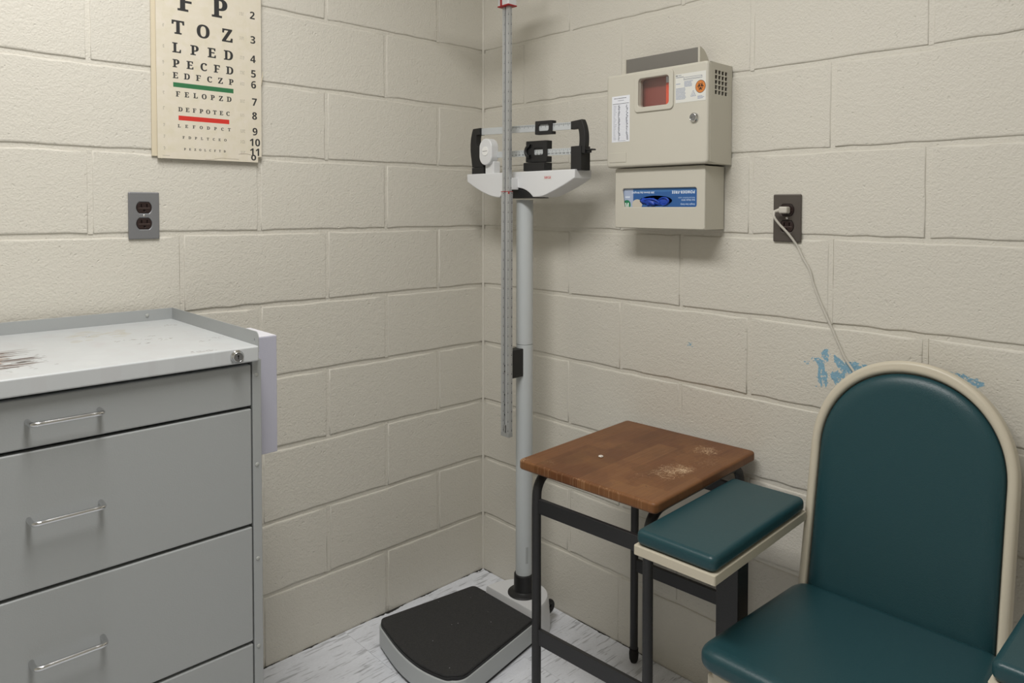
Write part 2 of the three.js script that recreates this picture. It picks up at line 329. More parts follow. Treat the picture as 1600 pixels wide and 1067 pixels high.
// ---------------------------------------------------------------- eye chart on the left wall
{
  const t = thing('eye_chart', 'yellowed letter eye chart with green and red bars, hung on block wall', 'eye chart', [0, 1.4, 0.94]);
  const card = P({ color: 0xd8cdb4, roughness: 0.6 });
  // print: wall coordinates (z, y) of every mark, drawn on a sheet from z 1.0685 (left) to 0.8035 (right), y 1.402 to 1.972
  const ZL = 1.0685, ZR = 0.8035, YB = 1.402, YT = 1.972, px = 3400;
  const map = canvasTexture(Math.round((ZL - ZR) * px), Math.round((YT - YB) * px), (g, w, h) => {
    const X = (z) => (ZL - z) * px, Y = (y) => (YT - y) * px;
    g.fillStyle = '#dcd4c2'; g.fillRect(0, 0, w, h);
    reseed(3); for (let i = 0; i < 900; i++) { g.fillStyle = rnd() < 0.5 ? 'rgba(190,165,120,0.03)' : 'rgba(255,255,250,0.03)'; flake(g, rr(0, w), rr(0, h), rr(10, 70), rr(10, 70), 0, 14); }
    const ink = '#2c2c2c';
    g.textAlign = 'center'; g.textBaseline = 'middle';
    const row = (letters, y, zl, zr, cap) => [...letters].forEach((c, i) => {
      const z = letters.length > 1 ? zl + (zr - zl) * i / (letters.length - 1) : zl;
      g.save(); g.translate(X(z), Y(y) + cap * px / 2); g.font = 'bold ' + (cap * px / 0.714).toFixed(1) + 'px serif'; g.textBaseline = 'alphabetic'; g.fillStyle = ink; g.strokeStyle = ink; g.lineWidth = cap * px * 0.045; g.lineJoin = 'miter'; g.fillText(c, 0, 0); g.strokeText(c, 0, 0); g.restore();
    });
    row('E', 1.885, 0.955, 0.955, 0.075);
    row('FP', 1.7965, 0.9987, 0.9142, 0.047); row('TOZ', 1.7295, 1.0177, 0.8951, 0.0325); row('LPED', 1.6783, 1.0213, 0.8922, 0.0238); row('PECFD', 1.639, 1.0233, 0.8893, 0.019);
    row('EDFCZP', 1.6094, 1.0251, 0.8862, 0.0145); row('FELOPZD', 1.5637, 1.0196, 0.8917, 0.0122); row('DEFPOTEC', 1.526, 1.0139, 0.8954, 0.0102); row('LEFODPCT', 1.4842, 1.0174, 0.8924, 0.0078);
    row('FDPLTCEO', 1.4563, 1.007, 0.9027, 0.0062); row('PEZOLCFTD', 1.4268, 1.0042, 0.9047, 0.0052);
    g.fillStyle = '#2f7247'; g.fillRect(X(1.0306), Y(1.592), X(0.8804) - X(1.0306), 0.0115 * px);
    g.fillStyle = '#cf3226'; g.fillRect(X(1.0187), Y(1.5102), X(0.8922) - X(1.0187), 0.0115 * px);
    g.fillStyle = ink;
    for (const [n, y, z] of [['1', 1.885, 0.8285], ['2', 1.7936, 0.828], ['3', 1.729, 0.8268], ['4', 1.6777, 0.8268], ['5', 1.6385, 0.826], ['6', 1.6094, 0.826], ['7', 1.5633, 0.824], ['8', 1.5262, 0.824], ['9', 1.4843, 0.823], ['10', 1.455, 0.8238], ['11', 1.4291, 0.8232], ['o', 1.4165, 0.8275]]) { g.font = 'bold ' + Math.round(0.0275 * px) + 'px sans-serif'; g.fillText(n, X(z), Y(y)); }
    // the fine print is too small to read in the photograph: grey specks
    g.fillStyle = 'rgba(60,58,52,0.62)';
    for (const y of [1.885, 1.7936, 1.7295, 1.6783, 1.639, 1.6094, 1.5637, 1.526, 1.4842, 1.456, 1.427]) {
      for (let k = 0; k < 3; k++) for (let q = 0; q < 3; q++) g.fillRect(X(0.862 - q * 0.0042) + rr(-2, 2), Y(y + 0.003 - k * 0.0032), rr(4, 10), 3.2);
      for (let k = 0; k < 3; k++) g.fillRect(X(1.0545) + rr(-3, 3), Y(y + 0.0035 - k * 0.003), rr(6, 14), 3);
    }
    for (let k = 0; k < 8; k++) g.fillRect(X(1.057 - k * 0.0021), Y(1.4092), 4.5, 3.5);
    // creases near the lower edge
    g.strokeStyle = 'rgba(80,62,40,0.75)'; g.lineWidth = 2.2;
    g.beginPath(); g.moveTo(X(0.955), Y(1.4035)); g.lineTo(X(0.935), Y(1.4037)); g.quadraticCurveTo(X(0.915), Y(1.4105), X(0.9), Y(1.4085)); g.lineTo(X(0.868), Y(1.4078)); g.stroke();
    g.lineWidth = 3; g.beginPath(); g.moveTo(X(0.868), Y(1.4212)); g.quadraticCurveTo(X(0.852), Y(1.4245), X(0.838), Y(1.422)); g.lineTo(X(0.826), Y(1.4185)); g.stroke();
  });
  map.wrapS = map.wrapT = THREE.ClampToEdgeWrapping;
  const print = P({ color: 0xffffff, map, roughness: 0.55 });
  const s = new THREE.Shape(); s.moveTo(-ZL, YB); s.lineTo(-0.8154, YB); s.lineTo(-0.8154, 1.4165); s.lineTo(-0.8055, 1.4175); s.lineTo(-ZR, YT); s.lineTo(-ZL - 0.002, YT); s.closePath();
  const g = new THREE.ExtrudeGeometry(s, { depth: 0.0016, bevelEnabled: false }), p = g.attributes.position, uv = g.attributes.uv;
  for (let i = 0; i < p.count; i++) uv.setXY(i, (p.getX(i) + ZL) / (ZL - ZR), (p.getY(i) - YB) / (YT - YB));
  // local frame of the sheet: x = -z of the room, y up, z away from the wall; it leans out a little towards its foot
  const holder = [0, -1.4, -0.94];
  part(t, 'front_card', g.rotateY(Math.PI / 2), print, [0.0115, holder[1], holder[2]], null, 'printed front sheet with letters, numbers, green and red bar');
  const bs = new THREE.Shape(); bs.moveTo(-1.0795, 1.407); bs.lineTo(-0.812, 1.4085); bs.lineTo(-0.806, 1.42); bs.lineTo(-0.8, 1.975); bs.lineTo(-1.078, 1.975); bs.closePath();
  part(t, 'backing_card', new THREE.ExtrudeGeometry(bs, { depth: 0.004, bevelEnabled: false }).rotateY(Math.PI / 2), card, [0.002, holder[1], holder[2]]);
  const fs = new THREE.Shape(); fs.moveTo(-0.808, 1.613); fs.lineTo(-0.7985, 1.651); fs.lineTo(-0.8, 1.634); fs.lineTo(-0.8035, 1.612); fs.closePath();
  part(t, 'torn_flap', new THREE.ExtrudeGeometry(fs, { depth: 0.0008, bevelEnabled: false }).rotateY(Math.PI / 2), card, [0.0105, holder[1], holder[2]], null, 'torn paper sliver at the right edge');
  for (const z of [0.12, -0.12]) part(t, 'spacer', box(0.006, 0.4, 0.01, 0.0085, 0.3, z), card);
}

// ---------------------------------------------------------------- wall outlets
function outlet(label, pos, turn, plateMat) {
  const t = thing('wall_outlet', label, 'outlet', pos, turn, 'duplex wall outlets');
  const sh = roundedShape(0.0699, 0.1145, 0.003);
  const oval = (S, y, r = 0.0171, hh = 0.0136) => { const p = new S(), a = Math.asin(hh / r); p.absarc(0, y, r, -a, a); p.absarc(0, y, r, Math.PI - a, Math.PI + a); p.closePath(); return p; };
  for (const y of [0.0195, -0.0195]) sh.holes.push(oval(THREE.Path, y));
  part(t, 'cover_plate', metreUV(extrude(sh, 0.0058, 0.0024, 2, 14)), plateMat);
  for (const y of [0.0195, -0.0195]) {
    const o = oval(THREE.Shape, y, 0.0167, 0.0132);
    for (const x of [-0.0064, 0.0064]) { const q = new THREE.Path(); q.moveTo(x - 0.0012, y + 0.0005); q.lineTo(x + 0.0012, y + 0.0005); q.lineTo(x + 0.0012, y + 0.0085); q.lineTo(x - 0.0012, y + 0.0085); q.closePath(); o.holes.push(q); }
    const e = new THREE.Path(); e.absarc(0, y - 0.0074, 0.0025, 0, Math.PI * 2); o.holes.push(e);
    const r = part(t, 'receptacle', extrude(o, 0.0062, 0.0006, 2, 12), receptacleBrown);
    part(r, 'ridge', box(0.026, 0.0007, 0.0012, 0, y - 0.001, 0.0064), P({ color: 0x7a6a64, roughness: 0.35 }));
    part(r, 'slot_back', box(0.024, 0.02, 0.001, 0, y, 0.0014), receptacleBrown);
  }
  part(t, 'screw', new THREE.SphereGeometry(0.0032, 16, 8, 0, Math.PI * 2, 0, Math.PI / 2).scale(1, 0.45, 1).rotateX(Math.PI / 2), chrome, [0, 0, 0.0056]);
  return t;
}
outlet('brushed steel duplex outlet with both sockets empty, on the wall under the eye chart', [0.0005, 1.2598, 1.0990], Math.PI / 2, plateSteel);
outlet('dark metal duplex outlet with a white plug in its upper socket', [1.1185, 1.2575, 0.0005], 0, plateBrown);
{
  const t = thing('power_cord', 'thin off-white power cord running from the wall outlet down behind the green chair', 'cord', [1.1185, 1.277, 0.0065]);
  const body = rbox(0.021, 0.0165, 0.021, 0.004, 0.001, 0, 0.0145);
  part(t, 'plug', body, cordWhite);
  part(t, 'strain_relief', new THREE.CylinderGeometry(0.0028, 0.0058, 0.02, 18).rotateZ(Math.PI / 2).rotateZ(0.25), cordWhite, [-0.0145, -0.0018, 0.0185]);
  const o = [1.1185, 1.277, 0.0065], w = [[1.0965, 1.2725, 0.026], [1.0975, 1.262, 0.03], [1.108, 1.245, 0.026], [1.128, 1.22, 0.016], [1.147, 1.188, 0.0045], [1.158, 1.165, 0.0045], [1.176, 1.134, 0.0035], [1.184, 1.105, 0.003], [1.202, 1.062, 0.0035], [1.226, 1.012, 0.0035], [1.248, 0.965, 0.0035], [1.262, 0.938, 0.004], [1.285, 0.908, 0.006], [1.31, 0.86, 0.01], [1.33, 0.76, 0.012], [1.34, 0.5, 0.012], [1.345, 0.1, 0.012], [1.35, 0.0045, 0.03], [1.40, 0.0035, 0.06], [1.6, 0.0035, 0.05]];
  part(t, 'cord', tube(w.map(([x, y, z]) => V(x - o[0], y - o[1], z - o[2])), 0.0029, 160, 10), cordWhite);
}

// cylinder lock facing +z: a turned rim around a recessed plug face with a cut keyhole
function lockBarrel(parent, pos, rot, r, label) {
  const k = r / 0.013, rim = [[0, 0.001], [0.0084, 0.001], [0.0084, 0.0092], [0.0092, 0.0098], [0.0099, 0.0088], [0.0101, 0.006], [0.0124, 0.0045], [0.013, 0.002], [0.013, -0.001]];
  const lock = part(parent, 'lock', new THREE.LatheGeometry(rim.map(([a, b]) => new THREE.Vector2(a * k, b * k)), 36).rotateX(Math.PI / 2), chrome, pos, rot, label);
  const face = new THREE.Shape(); face.absarc(0, 0, 0.0083 * k, 0, Math.PI * 2);
  const slot = new THREE.Path(); slot.moveTo(-0.0008 * k, -0.0042 * k); slot.lineTo(0.0008 * k, -0.0042 * k); slot.lineTo(0.0008 * k, 0.0008 * k); slot.absarc(0, 0.0021 * k, 0.0017 * k, -0.9, Math.PI + 0.9); slot.lineTo(-0.0008 * k, 0.0008 * k); slot.closePath(); face.holes.push(slot);
  part(lock, 'key_plug', new THREE.ExtrudeGeometry(face, { depth: 0.002 * k, bevelEnabled: false, curveSegments: 20 }), dullSteel, [0, 0, 0.0066 * k]);
  return lock;
}

// ---------------------------------------------------------------- grey drawer cabinet
{
  const t = thing('drawer_cabinet', 'grey steel drawer cabinet with scratched tray top and chrome handles', 'cabinet', [0, 0, 1.375]);
  const zr = 1.0285 - 1.375, zl = -zr, xf = 0.498, xb = 0.022;     // right and left side, front and back of the body
  const skin = 0.0016;
  part(t, 'carcass', metreUV(join(box(xf - xb - 0.004, 0.93, 0.002, (xf + xb) / 2, 0.505, zr + 0.001), box(xf - xb - 0.004, 0.93, 0.002, (xf + xb) / 2, 0.505, zl - 0.001), box(0.002, 0.93, zl - zr, xb + 0.001, 0.505, 0), box(xf - xb, 0.004, zl - zr, (xf + xb) / 2, 0.045, 0))), cabinetGray);
  for (const s of [1, -1]) {
    const z0 = s > 0 ? zr : zl - 0.0185, post = part(t, 'corner_post', span(xf - 0.022, xf, 0.04, 0.972, z0, z0 + 0.0185, 0.0015), cabinetGray);
    for (const y of [0.941, 0.757, 0.563, 0.381, 0.2]) part(post, 'rivet', new THREE.SphereGeometry(0.0042, 14, 8, 0, Math.PI * 2, 0, Math.PI / 2).scale(1, 0.5, 1).rotateZ(-Math.PI / 2), rivetMat, [xf, y, z0 + 0.010]);
  }
  // tray top: a folded sheet with a lip at the back and the sides; the paint is worn through to rust in places
  const TX0 = 0.02, TX1 = 0.517, TZ0 = 1.041 - 1.375, TZ1 = 0.335;
  const wear = canvasTexture(1024, 1378, (g, w, h) => {
    // u along z of the room from 1.041, v along x
    const X = (x) => (x - TX0) / (TX1 - TX0) * w, Y = (z) => (z - 1.041) / 0.669 * h;
    g.fillStyle = '#c4c7c8'; g.fillRect(0, 0, w, h); reseed(41);
    for (let i = 0; i < 260; i++) { g.fillStyle = rnd() < 0.6 ? 'rgba(150,140,112,0.035)' : 'rgba(240,242,240,0.05)'; flake(g, rr(0, w), rr(0, h), rr(15, 90), rr(10, 60), 0, 14); }
    g.fillStyle = 'rgba(160,142,100,0.16)'; for (let i = 0; i < 16; i++) flake(g, X(rr(0.1, 0.22)), Y(rr(1.17, 1.30)), rr(14, 46), rr(14, 50), 0, 20);
    const rust = ['#4b3a35', '#5a463f', '#3f3532', '#6a554c'];
    g.fillStyle = 'rgba(206,190,178,0.75)'; flake(g, X(0.33), Y(1.475), 150, 105, 0, 40, 0.35);
    for (let i = 0; i < 90; i++) { g.fillStyle = rust[i % 4]; flake(g, X(rr(0.235, 0.425)), Y(1.475 + rr(-0.07, 0.05)), rr(3, 9), rr(30, 110), rr(-0.06, 0.06), 30, 0.5); }
    for (let i = 0; i < 26; i++) { g.fillStyle = '#55524c'; flake(g, X(rr(0.30, 0.46)), Y(rr(1.37, 1.45)), rr(1.5, 4.5), rr(3, 13), rr(-0.3, 0.3), 14); }
    const chips = [[0.272, 1.194], [0.29, 1.17], [0.314, 1.15], [0.30, 1.135], [0.33, 1.2], [0.495, 1.152], [0.498, 1.14], [0.503, 1.13], [0.125, 1.082], [0.128, 1.076], [0.36, 1.07], [0.372, 1.06], [0.16, 1.256], [0.39, 1.10], [0.27, 1.22], [0.25, 1.16]];
    for (const [x, z] of chips) for (let i = 0; i < 6; i++) { g.fillStyle = rust[i % 3]; flake(g, X(x + rr(-0.008, 0.008)), Y(z + rr(-0.014, 0.014)), rr(1.2, 4.5), rr(2, 12), rr(-0.4, 0.4), 16, 0.7); }
  });
  const trayMat = P({ color: 0xffffff, map: wear, roughness: 0.34, specularIntensity: 0.7 });
  const lipMat = cabinetGray;
  const tray = part(t, 'tray_top', (() => {
    const g = metreUV(new RoundedBoxGeometry(TX1 - TX0, 0.031, TZ1 - TZ0, 3, 0.0035).translate((TX0 + TX1) / 2, 1.003 - 0.0155, (TZ0 + TZ1) / 2));
    const p = g.attributes.position, uv = g.attributes.uv;
    for (let i = 0; i < p.count; i++) uv.setXY(i, (p.getX(i) - TX0) / (TX1 - TX0), 1 - (p.getZ(i) - TZ0) / (TZ1 - TZ0));
    return g;
  })(), trayMat, null, null, 'pale worn tray top with rust scratches');
  part(tray, 'back_lip', span(TX0, TX0 + skin, 0.99, 1.0305, TZ0, TZ1, 0.0006), lipMat);
  for (const s of [1, -1]) {
    const q = new THREE.Shape(); q.moveTo(TX0, 0.99); q.lineTo(TX1 - 0.001, 0.99); q.lineTo(TX1 - 0.001, 1.019); q.absarc(TX1 - 0.0125, 1.019, 0.0115, 0, Math.PI / 2); q.lineTo(TX0, 1.0305); q.closePath();
    const hole = new THREE.Path(); hole.absellipse(TX1 - 0.018, 1.012, 0.0022, 0.0045, 0, Math.PI * 2); q.holes.push(hole);
    part(tray, 'side_lip', new THREE.ExtrudeGeometry(q, { depth: skin, bevelEnabled: false, curveSegments: 12 }), lipMat, [0, 0, s > 0 ? TZ0 - 0.0002 : TZ1 - skin + 0.0002]);
  }
  part(tray, 'rivet', new THREE.SphereGeometry(0.0045, 14, 8).scale(0.5, 1, 1), rivetMat, [TX0 + 0.002, 1.0165, 1.1 - 1.375]);
  // lock barrel in the tray's front edge
  lockBarrel(t, [TX1, 0.9875, 1.0861 - 1.375], [0, Math.PI / 2, 0], 0.0131, 'round chrome lock');
  // drawers
  const dz0 = 1.0495 - 1.375, dz1 = -dz0;
  for (const [y0, y1, yh] of [[0.8795, 0.9635, 0.925], [0.638, 0.8735, 0.761], [0.3965, 0.632, 0.5195], [0.155, 0.3905, 0.278], [0.06, 0.149, 0.105]]) {
    const d = part(t, 'drawer', rbox(0.02, y1 - y0, dz1 - dz0, 0.003, xf - 0.0095, (y0 + y1) / 2, 0), cabinetGray);
    const hz = 0.053, hx = 0.031;
    const h = part(d, 'handle', tube([V(xf - 0.002, yh, -hz), V(xf + hx * 0.55, yh, -hz), V(xf + hx * 0.9, yh, -hz + 0.0022), V(xf + hx, yh, -hz + 0.008), V(xf + hx, yh, -hz + 0.02), V(xf + hx, yh, 0), V(xf + hx, yh, hz - 0.02), V(xf + hx, yh, hz - 0.008), V(xf + hx * 0.9, yh, hz - 0.0022), V(xf + hx * 0.55, yh, hz), V(xf - 0.002, yh, hz)], 0.0042, 90, 14), chrome, null, null, 'slim chrome bow handle');
    void h;
  }
  for (const [sx, sz] of [[0.07, -0.29], [0.07, 0.29], [0.45, -0.29], [0.45, 0.29]]) part(t, 'foot', cyl(0.02, 0.022, 0.045, 20), blackPlastic, [sx, 0.0225, sz]);
}
{
  const t = thing('cardboard_box', 'pale lilac ribbed cardboard box fixed to the side of the grey cabinet', 'box', [0.385, 0.757, 1.0]);
  const ribs = dataTexture(256, (u, v) => 0.5 + 0.5 * Math.sin(v * Math.PI * 2 * 64)); ribs.repeat.set(8, 8);
  const lilac = P({ color: 0xb9b9c6, roughness: 0.6, bumpMap: ribs, bumpScale: 0.0001 });
  part(t, 'carton', rbox(0.13, 0.25, 0.0555, 0.0015, 0, 0.125, 0.0), lilac);
  part(t, 'end_flap', rbox(0.128, 0.0014, 0.053, 0.0006, 0, 0.2505, 0.0), P({ color: 0xd9d9df, roughness: 0.6 }));
}

// ---------------------------------------------------------------- sharps container in its locking wall cabinet
const textLines = (g, x, y, w, n, step, lh) => { for (let i = 0; i < n; i++) { let q = x; while (q < x + w * rr(0.72, 1)) { const k = rr(3, 13); g.fillRect(q, y + i * step, k, lh); q += k + 3; } } };
{
  const X0 = 0.648, X1 = 0.966, YB = 1.391, YT = 1.642, D = 0.111, DB = 0.097;
  const t = thing('sharps_cabinet', 'beige locking wall cabinet with small red window and hazard label', 'cabinet', [(X0 + X1) / 2, YB, 0.0025]);
  const w = X1 - X0, h = YT - YB, hw = w / 2;
  const body = [span(-hw + 0.004, hw, 0, 0.003, 0, DB, 0.001), span(-hw + 0.004, -hw + 0.007, 0, h - 0.003, 0, DB, 0.001), span(-hw + 0.004, hw, 0, h, 0, 0.003, 0.001), span(-hw + 0.004, -0.125, h - 0.004, h - 0.001, 0, DB, 0.001), span(0.105, hw, h - 0.004, h - 0.001, 0, DB, 0.001), span(-hw + 0.01, hw, h - 0.004, h - 0.001, DB - 0.012, DB, 0.001)];
  part(t, 'body', join(...body), beige);
  // right side with its grid of vent slots
  const side = new THREE.Shape(); side.moveTo(0, 0); side.lineTo(DB + 0.003, 0.004); side.lineTo(DB + 0.003, h - 0.006); side.lineTo(DB - 0.004, h - 0.002); side.lineTo(0.006, h - 0.002); side.absarc(0.006, h - 0.008, 0.006, Math.PI / 2, Math.PI); side.closePath();
  for (let i = 0; i < 4; i++) for (let j = 0; j < 5; j++) {
    const cx = 0.0285 + i * 0.0155, cy = 0.1765 + j * 0.0125, hole = new THREE.Path(), a = 0.0058, b = 0.0048;
    hole.moveTo(cx - a, cy - b); hole.lineTo(cx + a, cy - b); hole.lineTo(cx + a, cy + b); hole.lineTo(cx - a, cy + b); hole.closePath(); side.holes.push(hole);
  }
  part(t, 'vented_side', new THREE.ExtrudeGeometry(side, { depth: 0.003, bevelEnabled: false }).rotateY(-Math.PI / 2), beige, [hw + 0.0006, 0, 0], null, 'side wall with a grid of vent slots');
  // door
  const wx0 = 0.7575 - (X0 + X1) / 2, wx1 = 0.8535 - (X0 + X1) / 2, wy0 = 1.546 - YB, wy1 = 1.6205 - YB, wcx = (wx0 + wx1) / 2, wcy = (wy0 + wy1) / 2;
  const win = (S, grow, r) => { const p = roundedShape(wx1 - wx0 + grow * 2, wy1 - wy0 + grow * 2, r, S); return p; };
  const shift = (p, x, y) => { const q = new THREE.Path(); q.setFromPoints(p.getPoints(8).map((v) => new THREE.Vector2(v.x + x, v.y + y))); return q; };
  const ds = roundedShape(w, h, 0.009); const dsh = new THREE.Shape(ds.getPoints(8).map((v) => new THREE.Vector2(v.x, v.y + h / 2)));
  dsh.holes.push(shift(win(THREE.Path, 0, 0.009), wcx, wcy));
  const door = part(t, 'door', smooth(extrude(dsh, D - DB + 0.008, 0.0065, 4).translate(0, 0, -0.008), 50), beige, [0, 0, DB]);
  const fr = win(THREE.Shape, 0.0135, 0.012); fr.holes.push(win(THREE.Path, 0, 0.009));
  part(door, 'window_frame', smooth(extrude(fr, 0.006, 0.0022, 3), 50), beige, [wcx, wcy, D - DB - 0.002], null, 'raised frame around the window');
  part(door, 'window_pane', box(wx1 - wx0 + 0.006, wy1 - wy0 + 0.006, 0.0015), P({ color: 0xffffff, transmission: 1, thickness: 0, roughness: 0.12, ior: 1.45 }), [wcx, wcy, 0.006]);
  lockBarrel(door, [0.9285 - (X0 + X1) / 2, 1.5055 - YB, D - DB], [0, 0, Math.PI / 2], 0.0122, 'round steel lock');
  // printed stickers
  const listTex = canvasTexture(256, 512, (g, w2, h2) => {
    g.fillStyle = '#e6e8ee'; g.fillRect(0, 0, w2, h2); reseed(61); g.fillStyle = '#3b3d46'; textLines(g, 30, 22, 200, 1, 10, 7); g.fillStyle = '#6a6d78'; textLines(g, 86, 48, 100, 1, 10, 6);
    g.fillStyle = '#3b3d46'; g.fillRect(12, 84, 232, 5);
    for (let y = 102; y < 490; y += 17) { g.fillStyle = 'rgba(120,126,150,0.5)'; g.fillRect(12, y, 232, 1.5); g.fillStyle = '#4c4f5a'; g.fillRect(92 + rr(-6, 6), y + 4, rr(12, 26), 9); g.fillRect(208 + rr(-8, 6), y + 4, rr(10, 24), 9); g.fillStyle = '#9296a4'; g.fillRect(22, y + 6, rr(20, 50), 4); }
    g.fillStyle = '#5c5f6a'; textLines(g, 90, 496, 140, 1, 8, 4);
  });
  part(door, 'list_sticker', box(0.0605, 0.124, 0.0004), P({ map: listTex, roughness: 0.5 }), [0.6975 - (X0 + X1) / 2, 1.5215 - YB, D - DB + 0.0002], null, 'narrow white sticker with two printed columns');
  const hazTex = canvasTexture(640, 480, (g, w2, h2) => {
    g.fillStyle = '#dcdcd6'; g.fillRect(0, 0, w2, h2); reseed(62); g.fillStyle = '#33343c'; g.fillRect(10, 14, 14, 22); g.fillRect(30, 14, 14, 22); g.fillStyle = '#777b88'; textLines(g, 56, 18, 90, 1, 10, 12); textLines(g, 12, 48, 200, 1, 10, 14);
    g.strokeStyle = '#4a5570'; g.lineWidth = 5; g.strokeRect(180, 66, 380, 42); g.beginPath(); g.moveTo(180, 92); g.lineTo(520, 92); g.lineTo(560, 76); g.stroke();
    g.fillStyle = '#5c6f9c'; textLines(g, 12, 158, 120, 1, 16, 12); textLines(g, 190, 132, 190, 5, 20, 10); textLines(g, 12, 236, 240, 9, 22, 10); textLines(g, 470, 400, 130, 3, 18, 9);
    g.strokeStyle = '#5c6f9c'; g.lineWidth = 5; g.beginPath(); g.moveTo(380, 300); g.lineTo(330, 392); g.lineTo(430, 392); g.closePath(); g.stroke(); g.beginPath(); g.moveTo(362, 372); g.lineTo(398, 330); g.moveTo(358, 392); g.lineTo(410, 360); g.stroke();
    // biohazard disc
    const cx = 530, cy = 250, R = 105; g.fillStyle = '#d2803c'; g.beginPath(); g.arc(cx, cy, R, 0, 7); g.fill(); g.strokeStyle = '#20140c'; g.lineWidth = 7; g.beginPath(); g.arc(cx, cy, R - 3, 0, 7); g.stroke();
    g.fillStyle = '#20140c';
    for (let k = 0; k < 3; k++) { const a = -Math.PI / 2 + k * Math.PI * 2 / 3, px = cx + Math.cos(a) * 38, py = cy + Math.sin(a) * 38; g.beginPath(); g.arc(px, py, 40, 0, 7); g.fill(); }
    g.fillStyle = '#d2803c';
    for (let k = 0; k < 3; k++) { const a = -Math.PI / 2 + k * Math.PI * 2 / 3, px = cx + Math.cos(a) * 50, py = cy + Math.sin(a) * 50; g.beginPath(); g.arc(px, py, 30, 0, 7); g.fill(); g.beginPath(); g.moveTo(cx + Math.cos(a) * 50 + Math.cos(a + 1.57) * 12, cy + Math.sin(a) * 50 + Math.sin(a + 1.57) * 12); g.lineTo(cx + Math.cos(a) * 100, cy + Math.sin(a) * 100); g.lineTo(cx + Math.cos(a) * 50 - Math.cos(a + 1.57) * 12, cy + Math.sin(a) * 50 - Math.sin(a + 1.57) * 12); g.fill(); }
    g.beginPath(); g.arc(cx, cy, 12, 0, 7); g.fill();
    g.strokeStyle = '#20140c'; g.lineWidth = 10; g.beginPath(); g.arc(cx, cy, 42, 0, 7); g.stroke(); g.strokeStyle = '#d2803c'; g.lineWidth = 4; for (let k = 0; k < 3; k++) { const a = Math.PI / 6 + k * Math.PI * 2 / 3; g.beginPath(); g.moveTo(cx, cy); g.lineTo(cx + Math.cos(a) * 40, cy + Math.sin(a) * 40); g.stroke(); }
  });
  part(door, 'hazard_sticker', box(0.088, 0.072, 0.0004), P({ map: hazTex, roughness: 0.5 }), [0.916 - (X0 + X1) / 2, 1.5815 - YB, D - DB + 0.0002], null, 'sticker with an orange biohazard disc');
  part(door, 'embossed_plate', rbox(0.058, 0.026, 0.0022, 0.001), beige, [0.688 - (X0 + X1) / 2, 1.4175 - YB, D - DB + 0.0002]);
  for (const y of [0.05, 0.1, 0.15, 0.2]) part(t, 'hinge_knuckle', cyl(0.0035, 0.0035, 0.03, 14), beige, [-hw + 0.0005, y, DB - 0.002]);

  const c = thing('sharps_container', 'red sharps container with grey lid standing up inside the beige wall cabinet', 'sharps container', [(X0 + X1) / 2, YB + 0.005, 0.043]);
  part(c, 'tub', rbox(0.232, 0.236, 0.072, 0.006, -0.01, 0.118, 0.0065), P({ color: 0x83372f, roughness: 0.4 }));
  part(c, 'fill_label', rbox(0.0145, 0.068, 0.0006, 0.0002, 0.0245, 0.176, 0.0428), P({ color: 0xe24a22, roughness: 0.5 }), null, null, 'bright orange strip label');
  part(c, 'label_head', rbox(0.0145, 0.016, 0.0006, 0.0002, 0.0245, 0.219, 0.0428), P({ color: 0xcfd3da, roughness: 0.5 }), null, null, 'white end of the strip label');
  part(c, 'lid_flap', span(-0.1315, 0.0975, 0.236, 0.2945, 0.016, 0.019, 0.001), lidGray, null, null, 'grey upright flap of the lid');
  const ck = new THREE.Shape(); ck.moveTo(0.022, 0.236); ck.lineTo(0.022, 0.2965); ck.absarc(0.002, 0.268, 0.0345, 0.95, 0.2); ck.lineTo(-0.03, 0.252); ck.lineTo(-0.03, 0.236); ck.closePath();
  const ck2 = new THREE.Shape(); ck2.moveTo(0.021, 0.236); ck2.lineTo(0.021, 0.2965); ck2.quadraticCurveTo(-0.012, 0.292, -0.03, 0.25); ck2.lineTo(-0.03, 0.236); ck2.closePath();
  for (const x of [0.1035, -0.1315]) part(c, 'lid_cheek', extrude(ck2, 0.006, 0.0012, 2).rotateY(-Math.PI / 2), beige, [x, 0, 0]);
  void ck;
}
